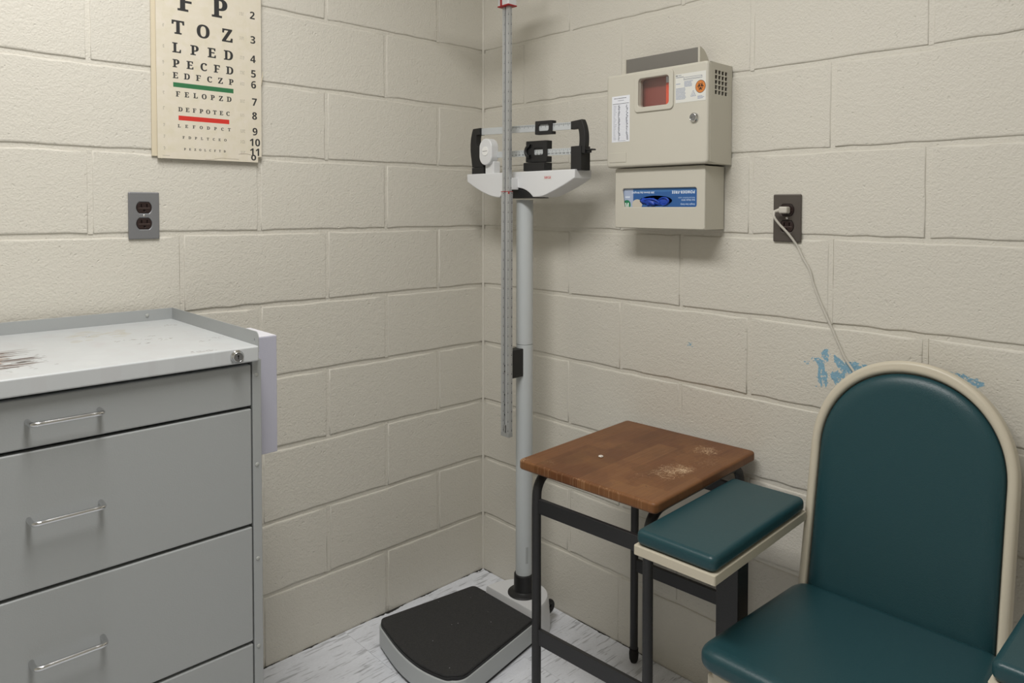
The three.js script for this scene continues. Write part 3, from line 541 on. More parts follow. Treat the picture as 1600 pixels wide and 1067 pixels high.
// ---------------------------------------------------------------- glove dispenser under it, with its glove box
{
  const X0 = 0.664, X1 = 0.948, YB = 1.227, YT = 1.389, D = 0.092, cx = (X0 + X1) / 2, w = X1 - X0, h = YT - YB, hw = w / 2;
  const t = thing('glove_dispenser', 'beige glove box holder hanging under the sharps cabinet', 'dispenser', [cx, YB, 0.0025]);
  const fx0 = 0.690 - cx, fx1 = 0.9235 - cx, fy0 = 1.284 - YB, fy1 = 1.3335 - YB;
  const face = roundedShape(w, h, 0.006), f2 = new THREE.Shape(face.getPoints(8).map((v) => new THREE.Vector2(v.x, v.y + h / 2)));
  const hole = new THREE.Path(); { const r = 0.006; hole.moveTo(fx0 + r, fy0); hole.lineTo(fx1 - r, fy0); hole.absarc(fx1 - r, fy0 + r, r, -Math.PI / 2, 0); hole.lineTo(fx1, fy1 - r); hole.absarc(fx1 - r, fy1 - r, r, 0, Math.PI / 2); hole.lineTo(fx0 + r, fy1); hole.absarc(fx0 + r, fy1 - r, r, Math.PI / 2, Math.PI); hole.closePath(); }
  f2.holes.push(hole);
  part(t, 'front', smooth(extrude(f2, 0.0055, 0.0026, 3), 50), beige, [0, 0, D - 0.0055]);
  part(t, 'shell', join(span(-hw, -hw + 0.003, 0.002, h - 0.002, 0, D - 0.003, 0.001), span(hw - 0.003, hw, 0.002, h - 0.002, 0, D - 0.003, 0.001), span(-hw, hw, 0, 0.003, 0, D - 0.003, 0.001), span(-hw, hw, 0.003, h - 0.003, 0, 0.003, 0.001)), beige);

  const b = thing('glove_box', 'blue and white glove carton lying upside down in the beige dispenser', 'box', [cx, YB + 0.0035, 0.0505]);
  const fw = 0.262, fh = 0.13;
  const boxTex = canvasTexture(1400, 694, (g, w2, h2) => {
    const X = (x) => (x - cx + fw / 2) / fw * w2, Y = (y) => (1 - (y - YB - 0.0035) / fh) * h2, u = w2 / fw;
    g.fillStyle = '#2d5f9e'; g.fillRect(0, 0, w2, h2);
    g.fillStyle = '#a9b6cf'; g.fillRect(0, 0, X(0.7215), h2);
    g.fillStyle = '#3f72ad'; g.fillRect(X(0.7215), Y(1.34), w2, 0.016 * u);
    const flip = (s, x, y, size, weight, font = 'sans-serif', align = 'left') => { g.save(); g.translate(X(x), Y(y)); g.rotate(Math.PI); g.font = weight + ' ' + Math.round(size * u) + 'px ' + font; g.textAlign = align; g.textBaseline = 'middle'; g.fillText(s, 0, 0); g.restore(); };
    g.fillStyle = '#e8eef6'; flip('POWDER-FREE', 0.9155, 1.3225, 0.0102, 'bold'); flip('200 Gloves (by Weight)', 0.791, 1.3225, 0.0068, 'bold');
    g.fillStyle = '#c3d2e8'; flip('Not Made With', 0.9155, 1.302, 0.0056, 'bold'); flip('Natural Rubber Latex', 0.9155, 1.3075, 0.0052, 'normal'); flip('Single Use Only', 0.9155, 1.291, 0.0058, 'bold');
    // green round mark with a white letter
    g.fillStyle = '#1f7d55'; g.beginPath(); g.arc(X(0.7005), Y(1.2905), 0.0125 * u, 0, 7); g.fill();
    g.fillStyle = '#eef3f0'; g.font = 'bold ' + Math.round(0.0165 * u) + 'px sans-serif'; g.textAlign = 'center'; g.textBaseline = 'middle'; g.fillText('M', X(0.7005), Y(1.2895));
    g.fillStyle = '#d7e0ee'; g.fillRect(X(0.6945), Y(1.313), 0.016 * u, 0.004 * u);
    g.fillStyle = '#c9c2b4'; g.beginPath(); g.ellipse(X(0.735), Y(1.2915), 0.017 * u, 0.013 * u, 0, 0, 7); g.fill();
  });
  const sh = new THREE.Shape(); sh.moveTo(-fw / 2, 0); sh.lineTo(fw / 2, 0); sh.lineTo(fw / 2, fh); sh.lineTo(-fw / 2, fh); sh.closePath();
  const slot = new THREE.Path(); slot.absellipse(0.795 - cx, 1.3005 - YB - 0.0035, 0.052, 0.0135, 0, Math.PI * 2); sh.holes.push(slot);
  const fg = new THREE.ExtrudeGeometry(sh, { depth: 0.001, bevelEnabled: false, curveSegments: 24 }), p = fg.attributes.position, uv = fg.attributes.uv;
  for (let i = 0; i < p.count; i++) uv.setXY(i, p.getX(i) / fw + 0.5, p.getY(i) / fh);
  part(b, 'printed_front', fg, P({ map: boxTex, roughness: 0.45 }), [0, 0, 0.0365], null, 'printed blue front with a torn oval opening');
  const carton = P({ color: 0x2f5f9c, roughness: 0.5 });
  part(b, 'carton', join(span(-fw / 2, fw / 2, 0, 0.001, -0.036, 0.0365, 0.0004), span(-fw / 2, -fw / 2 + 0.001, 0, fh, -0.036, 0.0365, 0.0004), span(fw / 2 - 0.001, fw / 2, 0, fh, -0.036, 0.0365, 0.0004), span(-fw / 2, fw / 2, 0, fh, -0.037, -0.036, 0.0004), span(-fw / 2, fw / 2, fh - 0.001, fh, -0.036, 0.0365, 0.0004)), carton);

  // the glove that bulges out of the opening: a folded cuff and crumpled palm
  const gl = thing('nitrile_glove', 'crumpled bright blue nitrile glove bulging out of the glove carton', 'glove', [0.795, 1.3005, 0.0845]);
  const glove = P({ color: 0x1d47b4, roughness: 0.4, side: THREE.DoubleSide });
  const crumple = (g, amp, s, seed) => { const q = g.attributes.position; for (let i = 0; i < q.count; i++) { const x = q.getX(i), y = q.getY(i), z = q.getZ(i), k = 1 + amp * (nA(x * s + seed, y * s + z * s, 200, 200) - 0.5) * 2; q.setXYZ(i, x * k, y * k, z * k); } g.computeVertexNormals(); return g; };
  part(gl, 'palm', crumple(new THREE.SphereGeometry(1, 40, 24).scale(0.030, 0.0095, 0.0085).rotateZ(-0.12), 0.28, 150, 3), glove, [-0.016, -0.003, 0.003]);
  part(gl, 'cuff', crumple(new THREE.TorusGeometry(0.0115, 0.0022, 10, 40).scale(1.5, 0.82, 1.2).rotateZ(0.1), 0.1, 120, 7), glove, [0.0265, -0.0015, 0.0055], [0.2, -0.15, 0]);
  part(gl, 'cuff_inside', crumple(new THREE.SphereGeometry(1, 30, 16).scale(0.0165, 0.009, 0.003), 0.15, 140, 9), glove, [0.0265, -0.0015, 0.0035]);
  part(gl, 'fold', crumple(tube([V(-0.044, -0.006, 0.003), V(-0.03, 0.002, 0.009), V(-0.012, 0.0045, 0.011), V(0.006, 0.001, 0.010), V(0.014, -0.006, 0.006)], 0.0026, 40, 10), 0.05, 150, 5), glove);
}

// ---------------------------------------------------------------- mechanical column scale in the corner
{
  const o = [0.345, 0, 0.33];
  const t = thing('column_scale', 'grey physician column scale with black platform mat standing in the corner', 'scale', o);
  const L = (x, y, z) => [x - o[0], y - o[1], z - o[2]];
  // platform outline in plan (room x, z), grown by g
  const plan = (g) => {
    const s = new THREE.Shape(), p = [[0.178, 0.192], [0.446, 0.18], [0.506, 0.508], [0.466, 0.541], [0.386, 0.558], [0.282, 0.553], [0.16, 0.527], [0.134, 0.503]].map(([x, z]) => { const dx = x - 0.32, dz = z - 0.36, l = Math.hypot(dx, dz); return [x - o[0] + dx / l * g, -(z - o[2] + dz / l * g)]; });
    s.moveTo((p[0][0] * 0.94 + p[1][0] * 0.06), p[0][1] * 0.94 + p[1][1] * 0.06); s.lineTo(p[0][0] * 0.06 + p[1][0] * 0.94, p[0][1] * 0.06 + p[1][1] * 0.94); s.quadraticCurveTo(p[1][0], p[1][1], p[1][0] * 0.95 + p[2][0] * 0.05, p[1][1] * 0.95 + p[2][1] * 0.05);
    s.lineTo(p[1][0] * 0.08 + p[2][0] * 0.92, p[1][1] * 0.08 + p[2][1] * 0.92); s.quadraticCurveTo(p[2][0], p[2][1], (p[2][0] + p[3][0]) / 2, (p[2][1] + p[3][1]) / 2);
    s.splineThru([p[3], p[4], p[5], p[6]].map(([x, y]) => new THREE.Vector2(x, y))); s.quadraticCurveTo(p[7][0] - 0.002, (p[6][1] + p[7][1]) / 2 - 0.004, p[7][0], p[7][1]); s.lineTo(p[0][0] * 0.95 + p[7][0] * 0.05, p[0][1] * 0.95 + p[7][1] * 0.05); s.quadraticCurveTo(p[0][0], p[0][1], p[0][0] * 0.94 + p[1][0] * 0.06, p[0][1] * 0.94 + p[1][1] * 0.06);
    return s;
  };
  const slab = (g, y0, y1, bevel) => smooth(extrude(plan(g), y1 - y0, bevel, 3, 12).rotateX(-Math.PI / 2).translate(0, y0, 0), 45);
  part(t, 'base_shell', slab(0.002, 0.01, 0.064, 0.003), scaleSilver);
  part(t, 'base_skirt', slab(-0.006, 0.0, 0.0105, 0.0005), blackPlastic);
  part(t, 'mat_edge', slab(-0.002, 0.0635, 0.072, 0.001), blackPlastic);
  part(t, 'platform_mat', metreUV(slab(-0.003, 0.0715, 0.0785, 0.0025)), rubberMat, null, null, 'black pebbled rubber mat');
  // rear pod that carries the column
  const pod = (g) => { const s = new THREE.Shape(), a = 0.104 + g; s.moveTo(-a, -(0.1955 + g * 0.2 - o[2])); s.lineTo(a, -(0.1955 + g * 0.2 - o[2])); s.bezierCurveTo(a - 0.002, -(0.13 - o[2]), a - 0.03, -(0.068 - g - o[2]), 0.0, -(0.066 - g - o[2])); s.bezierCurveTo(-a + 0.03, -(0.068 - g - o[2]), -a + 0.002, -(0.13 - o[2]), -a, -(0.1955 + g * 0.2 - o[2])); return s; };
  {
    const rings = [[0.006, 0.0], [0.005, 0.03], [0.002, 0.07], [0, 0.094], [-0.004, 0.1]].map(([g, y]) => pod(g).getPoints(18).map((v) => [v.x, y, -v.y])), pos = [], idx = [], n = rings[0].length;
    rings.forEach((r) => r.forEach((q) => pos.push(...q)));
    for (let r = 0; r < rings.length - 1; r++) for (let i = 0; i < n - 1; i++) { const a = r * n + i, b = a + 1, c = a + n, d = c + 1; idx.push(a, b, c, b, d, c); }
    const top = (rings.length - 1) * n; pos.push(0, 0.1, 0.14 - o[2]); for (let i = 0; i < n - 1; i++) idx.push(pos.length / 3 - 1, top + i, top + i + 1);
    const g = new THREE.BufferGeometry(); g.setAttribute('position', new THREE.Float32BufferAttribute(pos, 3)); g.setIndex(idx);
    part(t, 'rear_pod', smooth(g.toNonIndexed(), 45), scaleWhite);
  }
  for (const s of [-1, 1]) part(t, 'transport_wheel', new THREE.TorusGeometry(0.014, 0.008, 10, 28).rotateY(Math.PI / 2), blackPlastic, L(0.345 + s * 0.052, 0.05, 0.075));
  const lathe = (pts, n = 40) => new THREE.LatheGeometry(pts.map(([a, b]) => new THREE.Vector2(a, b)), n);
  part(t, 'collar', lathe([[0, 0.099], [0.05, 0.099], [0.05, 0.102], [0.046, 0.1045], [0.034, 0.108], [0.0315, 0.112], [0.0305, 0.158], [0.029, 0.161], [0, 0.161]]), blackPlastic, L(0.35, 0, 0.137), null, 'black collar at the foot of the column');
  const col = part(t, 'lower_column', lathe([[0, 0.15], [0.0258, 0.15], [0.0258, 0.866], [0.0248, 0.8672], [0, 0.8672]]), columnWhite, L(0.35, 0, 0.137));
  part(col, 'sticker', new THREE.CylinderGeometry(0.02595, 0.02595, 0.05, 12, 1, true, 1.0, 0.3), M({ color: 0xa9adad, roughness: 0.5 }), [0, 0.225, 0]);
  part(t, 'upper_column', lathe([[0, 0.868], [0.0248, 0.868], [0.0258, 0.8694], [0.0258, 1.305], [0, 1.305]]), columnWhite, L(0.35, 0, 0.137));
  // head: boat-shaped housing with an arched cut-out over the column
  const hs = new THREE.Shape(); const hx0 = 0.129 - 0.36, hx1 = 0.592 - 0.36;
  hs.moveTo(hx0, 0); hs.lineTo(hx0 + 0.001, -0.024); hs.quadraticCurveTo(hx0 + 0.055, -0.054, hx0 + 0.108, -0.069); hs.quadraticCurveTo(-0.1, -0.0755, -0.075, -0.0755);
  hs.quadraticCurveTo(-0.05, -0.05, 0, -0.047); hs.quadraticCurveTo(0.045, -0.05, 0.068, -0.0755); hs.quadraticCurveTo(0.1, -0.0765, 0.118, -0.0705); hs.quadraticCurveTo(hx1 - 0.045, -0.048, hx1 - 0.001, -0.024); hs.lineTo(hx1, 0); hs.closePath();
  const head = part(t, 'head_housing', smooth(extrude(hs, 0.072, 0.003, 3, 16), 40), scaleWhite, L(0.36, 1.388, 0.109));
  part(head, 'saddle', (() => { const s = new THREE.Shape(); s.moveTo(-0.074, -0.0765); s.quadraticCurveTo(-0.05, -0.051, 0, -0.048); s.quadraticCurveTo(0.045, -0.051, 0.067, -0.0765); s.closePath(); return extrude(s, 0.066, 0.001, 1, 16); })(), blackPlastic, [0, -0.0015, 0.002], null, 'black saddle under the housing');
  const logo = canvasTexture(256, 96, (g, w, h) => { g.fillStyle = '#dcdcda'; g.fillRect(0, 0, w, h); g.fillStyle = '#c0202c'; g.font = 'bold 92px sans-serif'; g.textAlign = 'center'; g.textBaseline = 'middle'; g.fillText('seca', w / 2, h / 2 - 8); });
  part(head, 'logo_badge', box(0.0335, 0.0125, 0.0004), P({ map: logo, roughness: 0.35 }), [0.4885 - 0.36, -0.0205, 0.0721], null, 'small red maker mark');
  // weighing beams: a rigid frame of two graduated bars joined by curved black ends
  const ticks = (step, big, numbers) => canvasTexture(1024, 64, (g, w, h) => {
    g.fillStyle = '#c3c7c8'; g.fillRect(0, 0, w, h); g.fillStyle = '#2f3336';
    for (let i = 0, x = w * 0.28; x < w * 0.985; x += step, i++) g.fillRect(x, 6, 2.6, i % big ? 14 : 26);
    g.font = 'bold 22px sans-serif'; g.textAlign = 'center'; if (numbers) for (let i = 0, x = w * 0.28; x < w * 0.985; x += step * big, i++) g.fillText(String(i * numbers), x, 54);
  });
  const bz = 0.16, tilt = -0.03;
  const bar = (w, h, tex) => { const g = new THREE.BoxGeometry(w, h, 0.006); void tex; return g; };
  const upper = part(t, 'upper_beam', bar(0.402, 0.0205, 0), P({ map: ticks(9, 5, 0), roughness: 0.4 }), L(0.3735, 1.516, bz), [0, 0, tilt]);
  const lower = part(t, 'lower_beam', bar(0.35, 0.0185, 0), P({ map: ticks(22, 2, 10), roughness: 0.4 }), L(0.4, 1.4425, bz), [0, 0, tilt * 0.6]);
  void upper; void lower;
  const armL = new THREE.Shape(); armL.moveTo(0.18, 1.533); armL.lineTo(0.146, 1.532); armL.quadraticCurveTo(0.126, 1.49, 0.138, 1.436); armL.lineTo(0.142, 1.41); armL.lineTo(0.198, 1.408); armL.lineTo(0.198, 1.476); armL.lineTo(0.166, 1.475); armL.quadraticCurveTo(0.159, 1.49, 0.164, 1.511); armL.lineTo(0.18, 1.511); armL.closePath();
  part(t, 'beam_end', extrude(armL, 0.022, 0.002, 2, 10), blackPlastic, L(0, 0, bz - 0.011), null, 'curved black beam end over the left of the head');
  const armR = new THREE.Shape(); armR.moveTo(0.565, 1.5215); armR.lineTo(0.605, 1.5245); armR.quadraticCurveTo(0.6245, 1.492, 0.617, 1.445); armR.lineTo(0.617, 1.43); armR.lineTo(0.592, 1.432); armR.quadraticCurveTo(0.602, 1.475, 0.592, 1.5); armR.lineTo(0.565, 1.4995); armR.closePath();
  part(t, 'beam_end', extrude(armR, 0.018, 0.002, 2, 10), blackPlastic, L(0, 0, bz - 0.009), null, 'curved black beam end over the right of the head');
  part(t, 'beam_stop', span(0.568, 0.606, 1.385, 1.452, bz - 0.028, bz + 0.012, 0.002).translate(...L(0, 0, 0)), blackPlastic);
  part(t, 'pointer', join(span(0.6, 0.64, 1.4385, 1.4425, bz - 0.012, bz + 0.004, 0.001), span(0.612, 0.63, 1.432, 1.439, bz - 0.006, bz + 0.001, 0.001)).translate(...L(0, 0, 0)), blackPlastic);
  part(t, 'left_foot', span(0.142, 0.2, 1.387, 1.409, bz - 0.022, bz + 0.012, 0.002).translate(...L(0, 0, 0)), blackPlastic);
  // zero-setting disc on its post
  const post = part(t, 'zero_post', span(0.212, 0.252, 1.38, 1.425, bz - 0.012, bz + 0.016, 0.003).translate(...L(0, 0, 0)), scaleWhite);
  const pill = roundedShape(0.058, 0.082, 0.0285); const disc = part(post, 'zero_knob', extrude(pill, 0.03, 0.003, 3, 14), scaleWhite, L(0.226, 1.4545, bz - 0.002));
  part(disc, 'dial', cyl(0.014, 0.014, 0.002, 28).rotateX(Math.PI / 2), P({ color: 0xf2f2f0, roughness: 0.4 }), [0, 0.002, 0.0305]);
  part(disc, 'dial_slot', box(0.022, 0.0012, 0.0006, 0, 0.002, 0.0318), M({ color: 0x777a7c, roughness: 0.5 }));
  // poise weights
  const frame = (w, h, ww, wh, d, wx = 0) => { const s = roundedShape(w, h, 0.003); const q = roundedShape(ww, wh, 0.006, THREE.Path).getPoints(6).map((v) => new THREE.Vector2(v.x + wx, v.y)); s.holes.push(new THREE.Path(q)); return extrude(s, d, 0.0006, 2, 8); };
  part(t, 'upper_poise', join(frame(0.068, 0.039, 0.042, 0.019, 0.0035).translate(0, 0, 0.0045), span(-0.034, 0.034, 0.0112, 0.0195, -0.01, 0.005, 0.001), span(-0.034, 0.034, -0.0195, -0.0112, -0.01, 0.005, 0.001)), blackPlastic, L(0.458, 1.513, bz), [0, 0, tilt], 'small black poise with a window');
  part(t, 'lower_poise', join(frame(0.086, 0.062, 0.038, 0.02, 0.0035, 0.008).translate(0, 0.004, 0.0045), span(-0.043, 0.043, 0.0105, 0.035, -0.014, 0.0055, 0.001), span(-0.043, 0.043, -0.027, -0.0105, -0.014, 0.0055, 0.001), span(-0.043, 0.043, -0.053, -0.0285, -0.016, 0.018, 0.002)), blackPlastic, L(0.429, 1.4415, bz), [0, 0, tilt * 0.6], 'large black poise with a window');
  part(t, 'poise_knob', new THREE.TorusGeometry(0.0155, 0.005, 10, 24, Math.PI * 1.15).rotateZ(Math.PI * 0.42), blackPlastic, L(0.404, 1.447, bz + 0.011));
  // measuring rod: two nested aluminium rails in front of the head
  const scaleTex = canvasTexture(64, 2048, (g, w, h) => { g.fillStyle = '#b9bbbb'; g.fillRect(0, 0, w, h); g.fillStyle = '#3a3d40'; for (let y = 0, i = 0; y < h; y += 8, i++) g.fillRect(40, y, i % 10 ? 10 : 18, 2.4); for (let y = 0; y < h; y += 80) { g.fillRect(46, y + 8, 9, 12); } });
  scaleTex.wrapS = scaleTex.wrapT = THREE.RepeatWrapping;
  const rodMat = M({ map: scaleTex, metalness: 0.35, roughness: 0.4 });
  const rail = (w, d, y0, y1) => { const g = new THREE.BoxGeometry(w, y1 - y0, d).translate(0, (y0 + y1) / 2, 0); return g; };
  const groove = (w, d, y0, y1) => join(rail(w * 0.38, d, y0, y1).translate(-w * 0.31, 0, 0), rail(w * 0.46, d, y0, y1).translate(w * 0.27, 0, 0), new THREE.BoxGeometry(w * 0.97, y1 - y0 - 0.001, d * 0.5).translate(0, (y0 + y1) / 2, -d * 0.22));
  const rz = 0.2105;
  const rod = part(t, 'rod_sleeve', groove(0.034, 0.015, 0.607, 1.329), rodMat, L(0.35, 0, rz), null, 'wide lower rail of the measuring rod');
  part(rod, 'end_stop', join(box(0.0345, 0.012, 0.0158, 0, 0.606, 0), box(0.012, 0.03, 0.003, 0, 0.62, 0.006)), aluminium);
  for (const y of [0.665, 0.695, 0.725, 0.795, 0.812]) part(rod, 'peg', cyl(0.0022, 0.0022, 0.004, 10).rotateX(Math.PI / 2), blackPlastic, [-0.002, y, 0.0045]);
  part(rod, 'red_index', join(box(0.0355, 0.0015, 0.016, 0, 1.329, 0.0003), box(0.004, 0.0055, 0.0015, 0.0165, 1.325, 0.008)), redPlastic);
  part(t, 'rod_rail', groove(0.029, 0.0117, 1.3, 2.02), rodMat, L(0.35, 0, rz), null, 'slim upper rail of the measuring rod');
  part(t, 'rod_bracket', span(0.333, 0.367, 0.7735, 0.8575, 0.158, rz - 0.005, 0.002).translate(...L(0, 0, 0)), blackPlastic, null, null, 'black clip between rod and column');
  part(t, 'rod_guide', span(0.335, 0.365, 1.335, 1.37, 0.178, rz - 0.004, 0.001).translate(...L(0, 0, 0)), scaleWhite);
  // head slide at the top of the rail
  const slide = part(t, 'head_slide', rbox(0.047, 0.09, 0.034, 0.004), scaleWhite, L(0.35, 1.915, rz), null, 'white slide of the head stop');
  part(slide, 'red_rim', rbox(0.0478, 0.0035, 0.0348, 0.001), redPlastic, [0, -0.0435, 0]);
  part(slide, 'red_button', rbox(0.0085, 0.03, 0.004, 0.002), redPlastic, [-0.008, -0.028, 0.0165]);
  const pd = new THREE.Shape(); pd.moveTo(0, -0.034); pd.lineTo(-0.03, 0.012); pd.lineTo(-0.05, 0.05); pd.lineTo(-0.02, 0.05); pd.lineTo(0, 0.02); pd.closePath();
  part(slide, 'paddle', extrude(pd, 0.018, 0.002, 2), scaleSilver, [-0.022, 0, -0.012]);
  part(slide, 'head_plate', rbox(0.15, 0.006, 0.24, 0.003), scaleWhite, [0.0, 0.05, 0.1]);
}

// ---------------------------------------------------------------- wooden side table
{
  const o = [0.868, 0, 0.25];
  const t = thing('side_table', 'small worn brown wooden table on black tube legs against the wall', 'table', o, 0.045);
  const wood = canvasTexture(1024, 1184, (g, w, h) => {
    reseed(77);                                                     // u: table x (0.388 m), v: table z (0.448 m), boards run along z
    const tones = [[112, 72, 44], [118, 78, 48], [104, 66, 40], [114, 74, 44], [124, 84, 52], [108, 68, 42]];
    let x = 0, k = 0; while (x < w) {
      const bw = rr(125, 190); let y = -rr(0, 500);
      while (y < h) { const bl = rr(420, 900), c = tones[Math.floor(rnd() * 6)]; g.fillStyle = `rgb(${c[0]},${c[1]},${c[2]})`; g.fillRect(x, y, bw + 1, bl); y += bl; }
      x += bw; k++;
    }
    for (let i = 0; i < 2600; i++) { g.strokeStyle = rnd() < 0.6 ? `rgba(70,38,18,${rr(0.03, 0.13)})` : `rgba(176,122,70,${rr(0.03, 0.10)})`; g.lineWidth = rr(0.8, 3); const px = rr(0, w), py = rr(-200, h), l = rr(60, 420), d = rr(-9, 9); g.beginPath(); g.moveTo(px, py); g.quadraticCurveTo(px + d, py + l / 2, px + rr(-4, 4), py + l); g.stroke(); }
    for (let i = 0; i < 90; i++) { g.fillStyle = rnd() < 0.5 ? 'rgba(60,34,18,0.05)' : 'rgba(190,140,84,0.05)'; flake(g, rr(0, w), rr(0, h), rr(40, 150), rr(50, 190), 0, 20); }
    // pale scuffs where the finish is rubbed off
    const scuff = (cx, cy, sx, sy, n, a) => { for (let i = 0; i < n; i++) { g.strokeStyle = `rgba(226,204,172,${rr(0.12, a)})`; g.lineWidth = rr(0.8, 3.4); const q = cx + (rnd() + rnd() - 1) * sx, r2 = cy + (rnd() + rnd() - 1) * sy, l = rr(4, 34), an = rr(0, 3.14); g.beginPath(); g.moveTo(q, r2); g.quadraticCurveTo(q + rr(-8, 8), r2 + rr(-8, 8), q + Math.cos(an) * l, r2 + Math.sin(an) * l); g.stroke(); } };
    const U = (x2, z2) => { const dx = x2 - o[0], dz = z2 - o[2], c = Math.cos(0.045), s = Math.sin(0.045); return [(dx * c - dz * s + 0.194) / 0.388 * w, (dx * s + dz * c + 0.224) / 0.448 * h]; };
    scuff(...U(0.985, 0.285), 105, 150, 420, 0.7); scuff(...U(1.0, 0.255), 60, 90, 200, 0.7); scuff(...U(0.965, 0.10), 95, 100, 300, 0.55); scuff(...U(1.01, 0.17), 70, 130, 90, 0.35); scuff(...U(0.95, 0.36), 70, 60, 22, 0.3); scuff(...U(0.75, 0.44), 60, 40, 26, 0.3);
    scuff(20, h - 30, 30, 40, 60, 0.35); scuff(w * 0.5, h - 8, w * 0.5, 10, 60, 0.25);
    g.fillStyle = '#1c120c'; for (const [a, b] of [[0.965, 0.345], [1.0, 0.4]]) { const [q, r2] = U(a, b); flake(g, q, r2, 6, 5, 0, 12); }
  });
  const woodBump = dataTexture(512, (u, v) => 0.5 + 0.5 * (nA(u * 160, v * 14, 160, 14) - 0.5) + 0.3 * (nB(u * 40, v * 6, 40, 6) - 0.5)); woodBump.repeat.set(1, 1);
  const top = P({ color: 0xffffff, map: wood, roughness: 0.42, bumpMap: woodBump, bumpScale: 0.0003, specularIntensity: 0.6 });
  const g = smooth(extrude(roundedShape(0.388, 0.448, 0.012), 0.0235, 0.006, 4, 8).rotateX(-Math.PI / 2).translate(0, 0.6565, 0), 50), p = g.attributes.position, uv = g.attributes.uv;
  for (let i = 0; i < p.count; i++) uv.setXY(i, p.getX(i) / 0.388 + 0.5, 0.5 - p.getZ(i) / 0.448);
  part(t, 'table_top', g, top);
  const r = 0.0112, lx = 0.158, zn = 0.196, zf = -0.213, yt = 0.6435, bend = 0.05;
  for (const s of [-1, 1]) {
    const pts = [V(s * lx, 0.03, zn), V(s * lx, 0.3, zn), V(s * lx, yt - bend, zn)];
    for (let a = 1; a <= 6; a++) pts.push(V(s * lx, yt - bend + bend * Math.sin(a * Math.PI / 12), zn - bend + bend * Math.cos(a * Math.PI / 12)));
    pts.push(V(s * lx, yt, 0)); for (let a = 6; a >= 1; a--) pts.push(V(s * lx, yt - bend + bend * Math.sin(a * Math.PI / 12), zf + bend - bend * Math.cos(a * Math.PI / 12)));
    pts.push(V(s * lx, yt - bend, zf), V(s * lx, 0.3, zf), V(s * lx, 0.03, zf));
    part(t, 'leg_hoop', new THREE.TubeGeometry(new THREE.CatmullRomCurve3(pts, false, 'centripetal'), 150, r, 16), blackPaint, null, null, 'bent black tube forming two legs');
    for (const z of [zn, zf]) part(t, 'foot_cap', new THREE.LatheGeometry([[0, 0], [0.0085, 0], [0.0125, 0.009], [0.0135, 0.024], [0.0132, 0.03], [0.0122, 0.032], [0.0128, 0.04], [0, 0.04]].map(([a, b]) => new THREE.Vector2(a, b)), 22), rubber, [s * lx, 0, z]);
  }
  for (const [y0, y1, z] of [[0.5535, 0.5885, zn], [0.236, 0.274, zn], [0.5535, 0.5885, zf], [0.262, 0.2975, zf]]) part(t, 'rail', span(-lx, lx, y0, y1, z - 0.005, z + 0.005, 0.0015), blackPaint);

  const b = thing('plastic_cap', 'tiny white plastic cap lying on the brown wooden table', 'cap', [0.8131, 0.6802, 0.3284]);
  const white = P({ color: 0xe8e4da, roughness: 0.5 });
  part(b, 'ring', new THREE.TorusGeometry(0.0042, 0.0017, 8, 20).rotateX(Math.PI / 2), white, [0, 0.0018, 0]);
  part(b, 'nib', rbox(0.003, 0.0055, 0.003, 0.001), white, [0.0035, 0.0028, 0.002]);
}

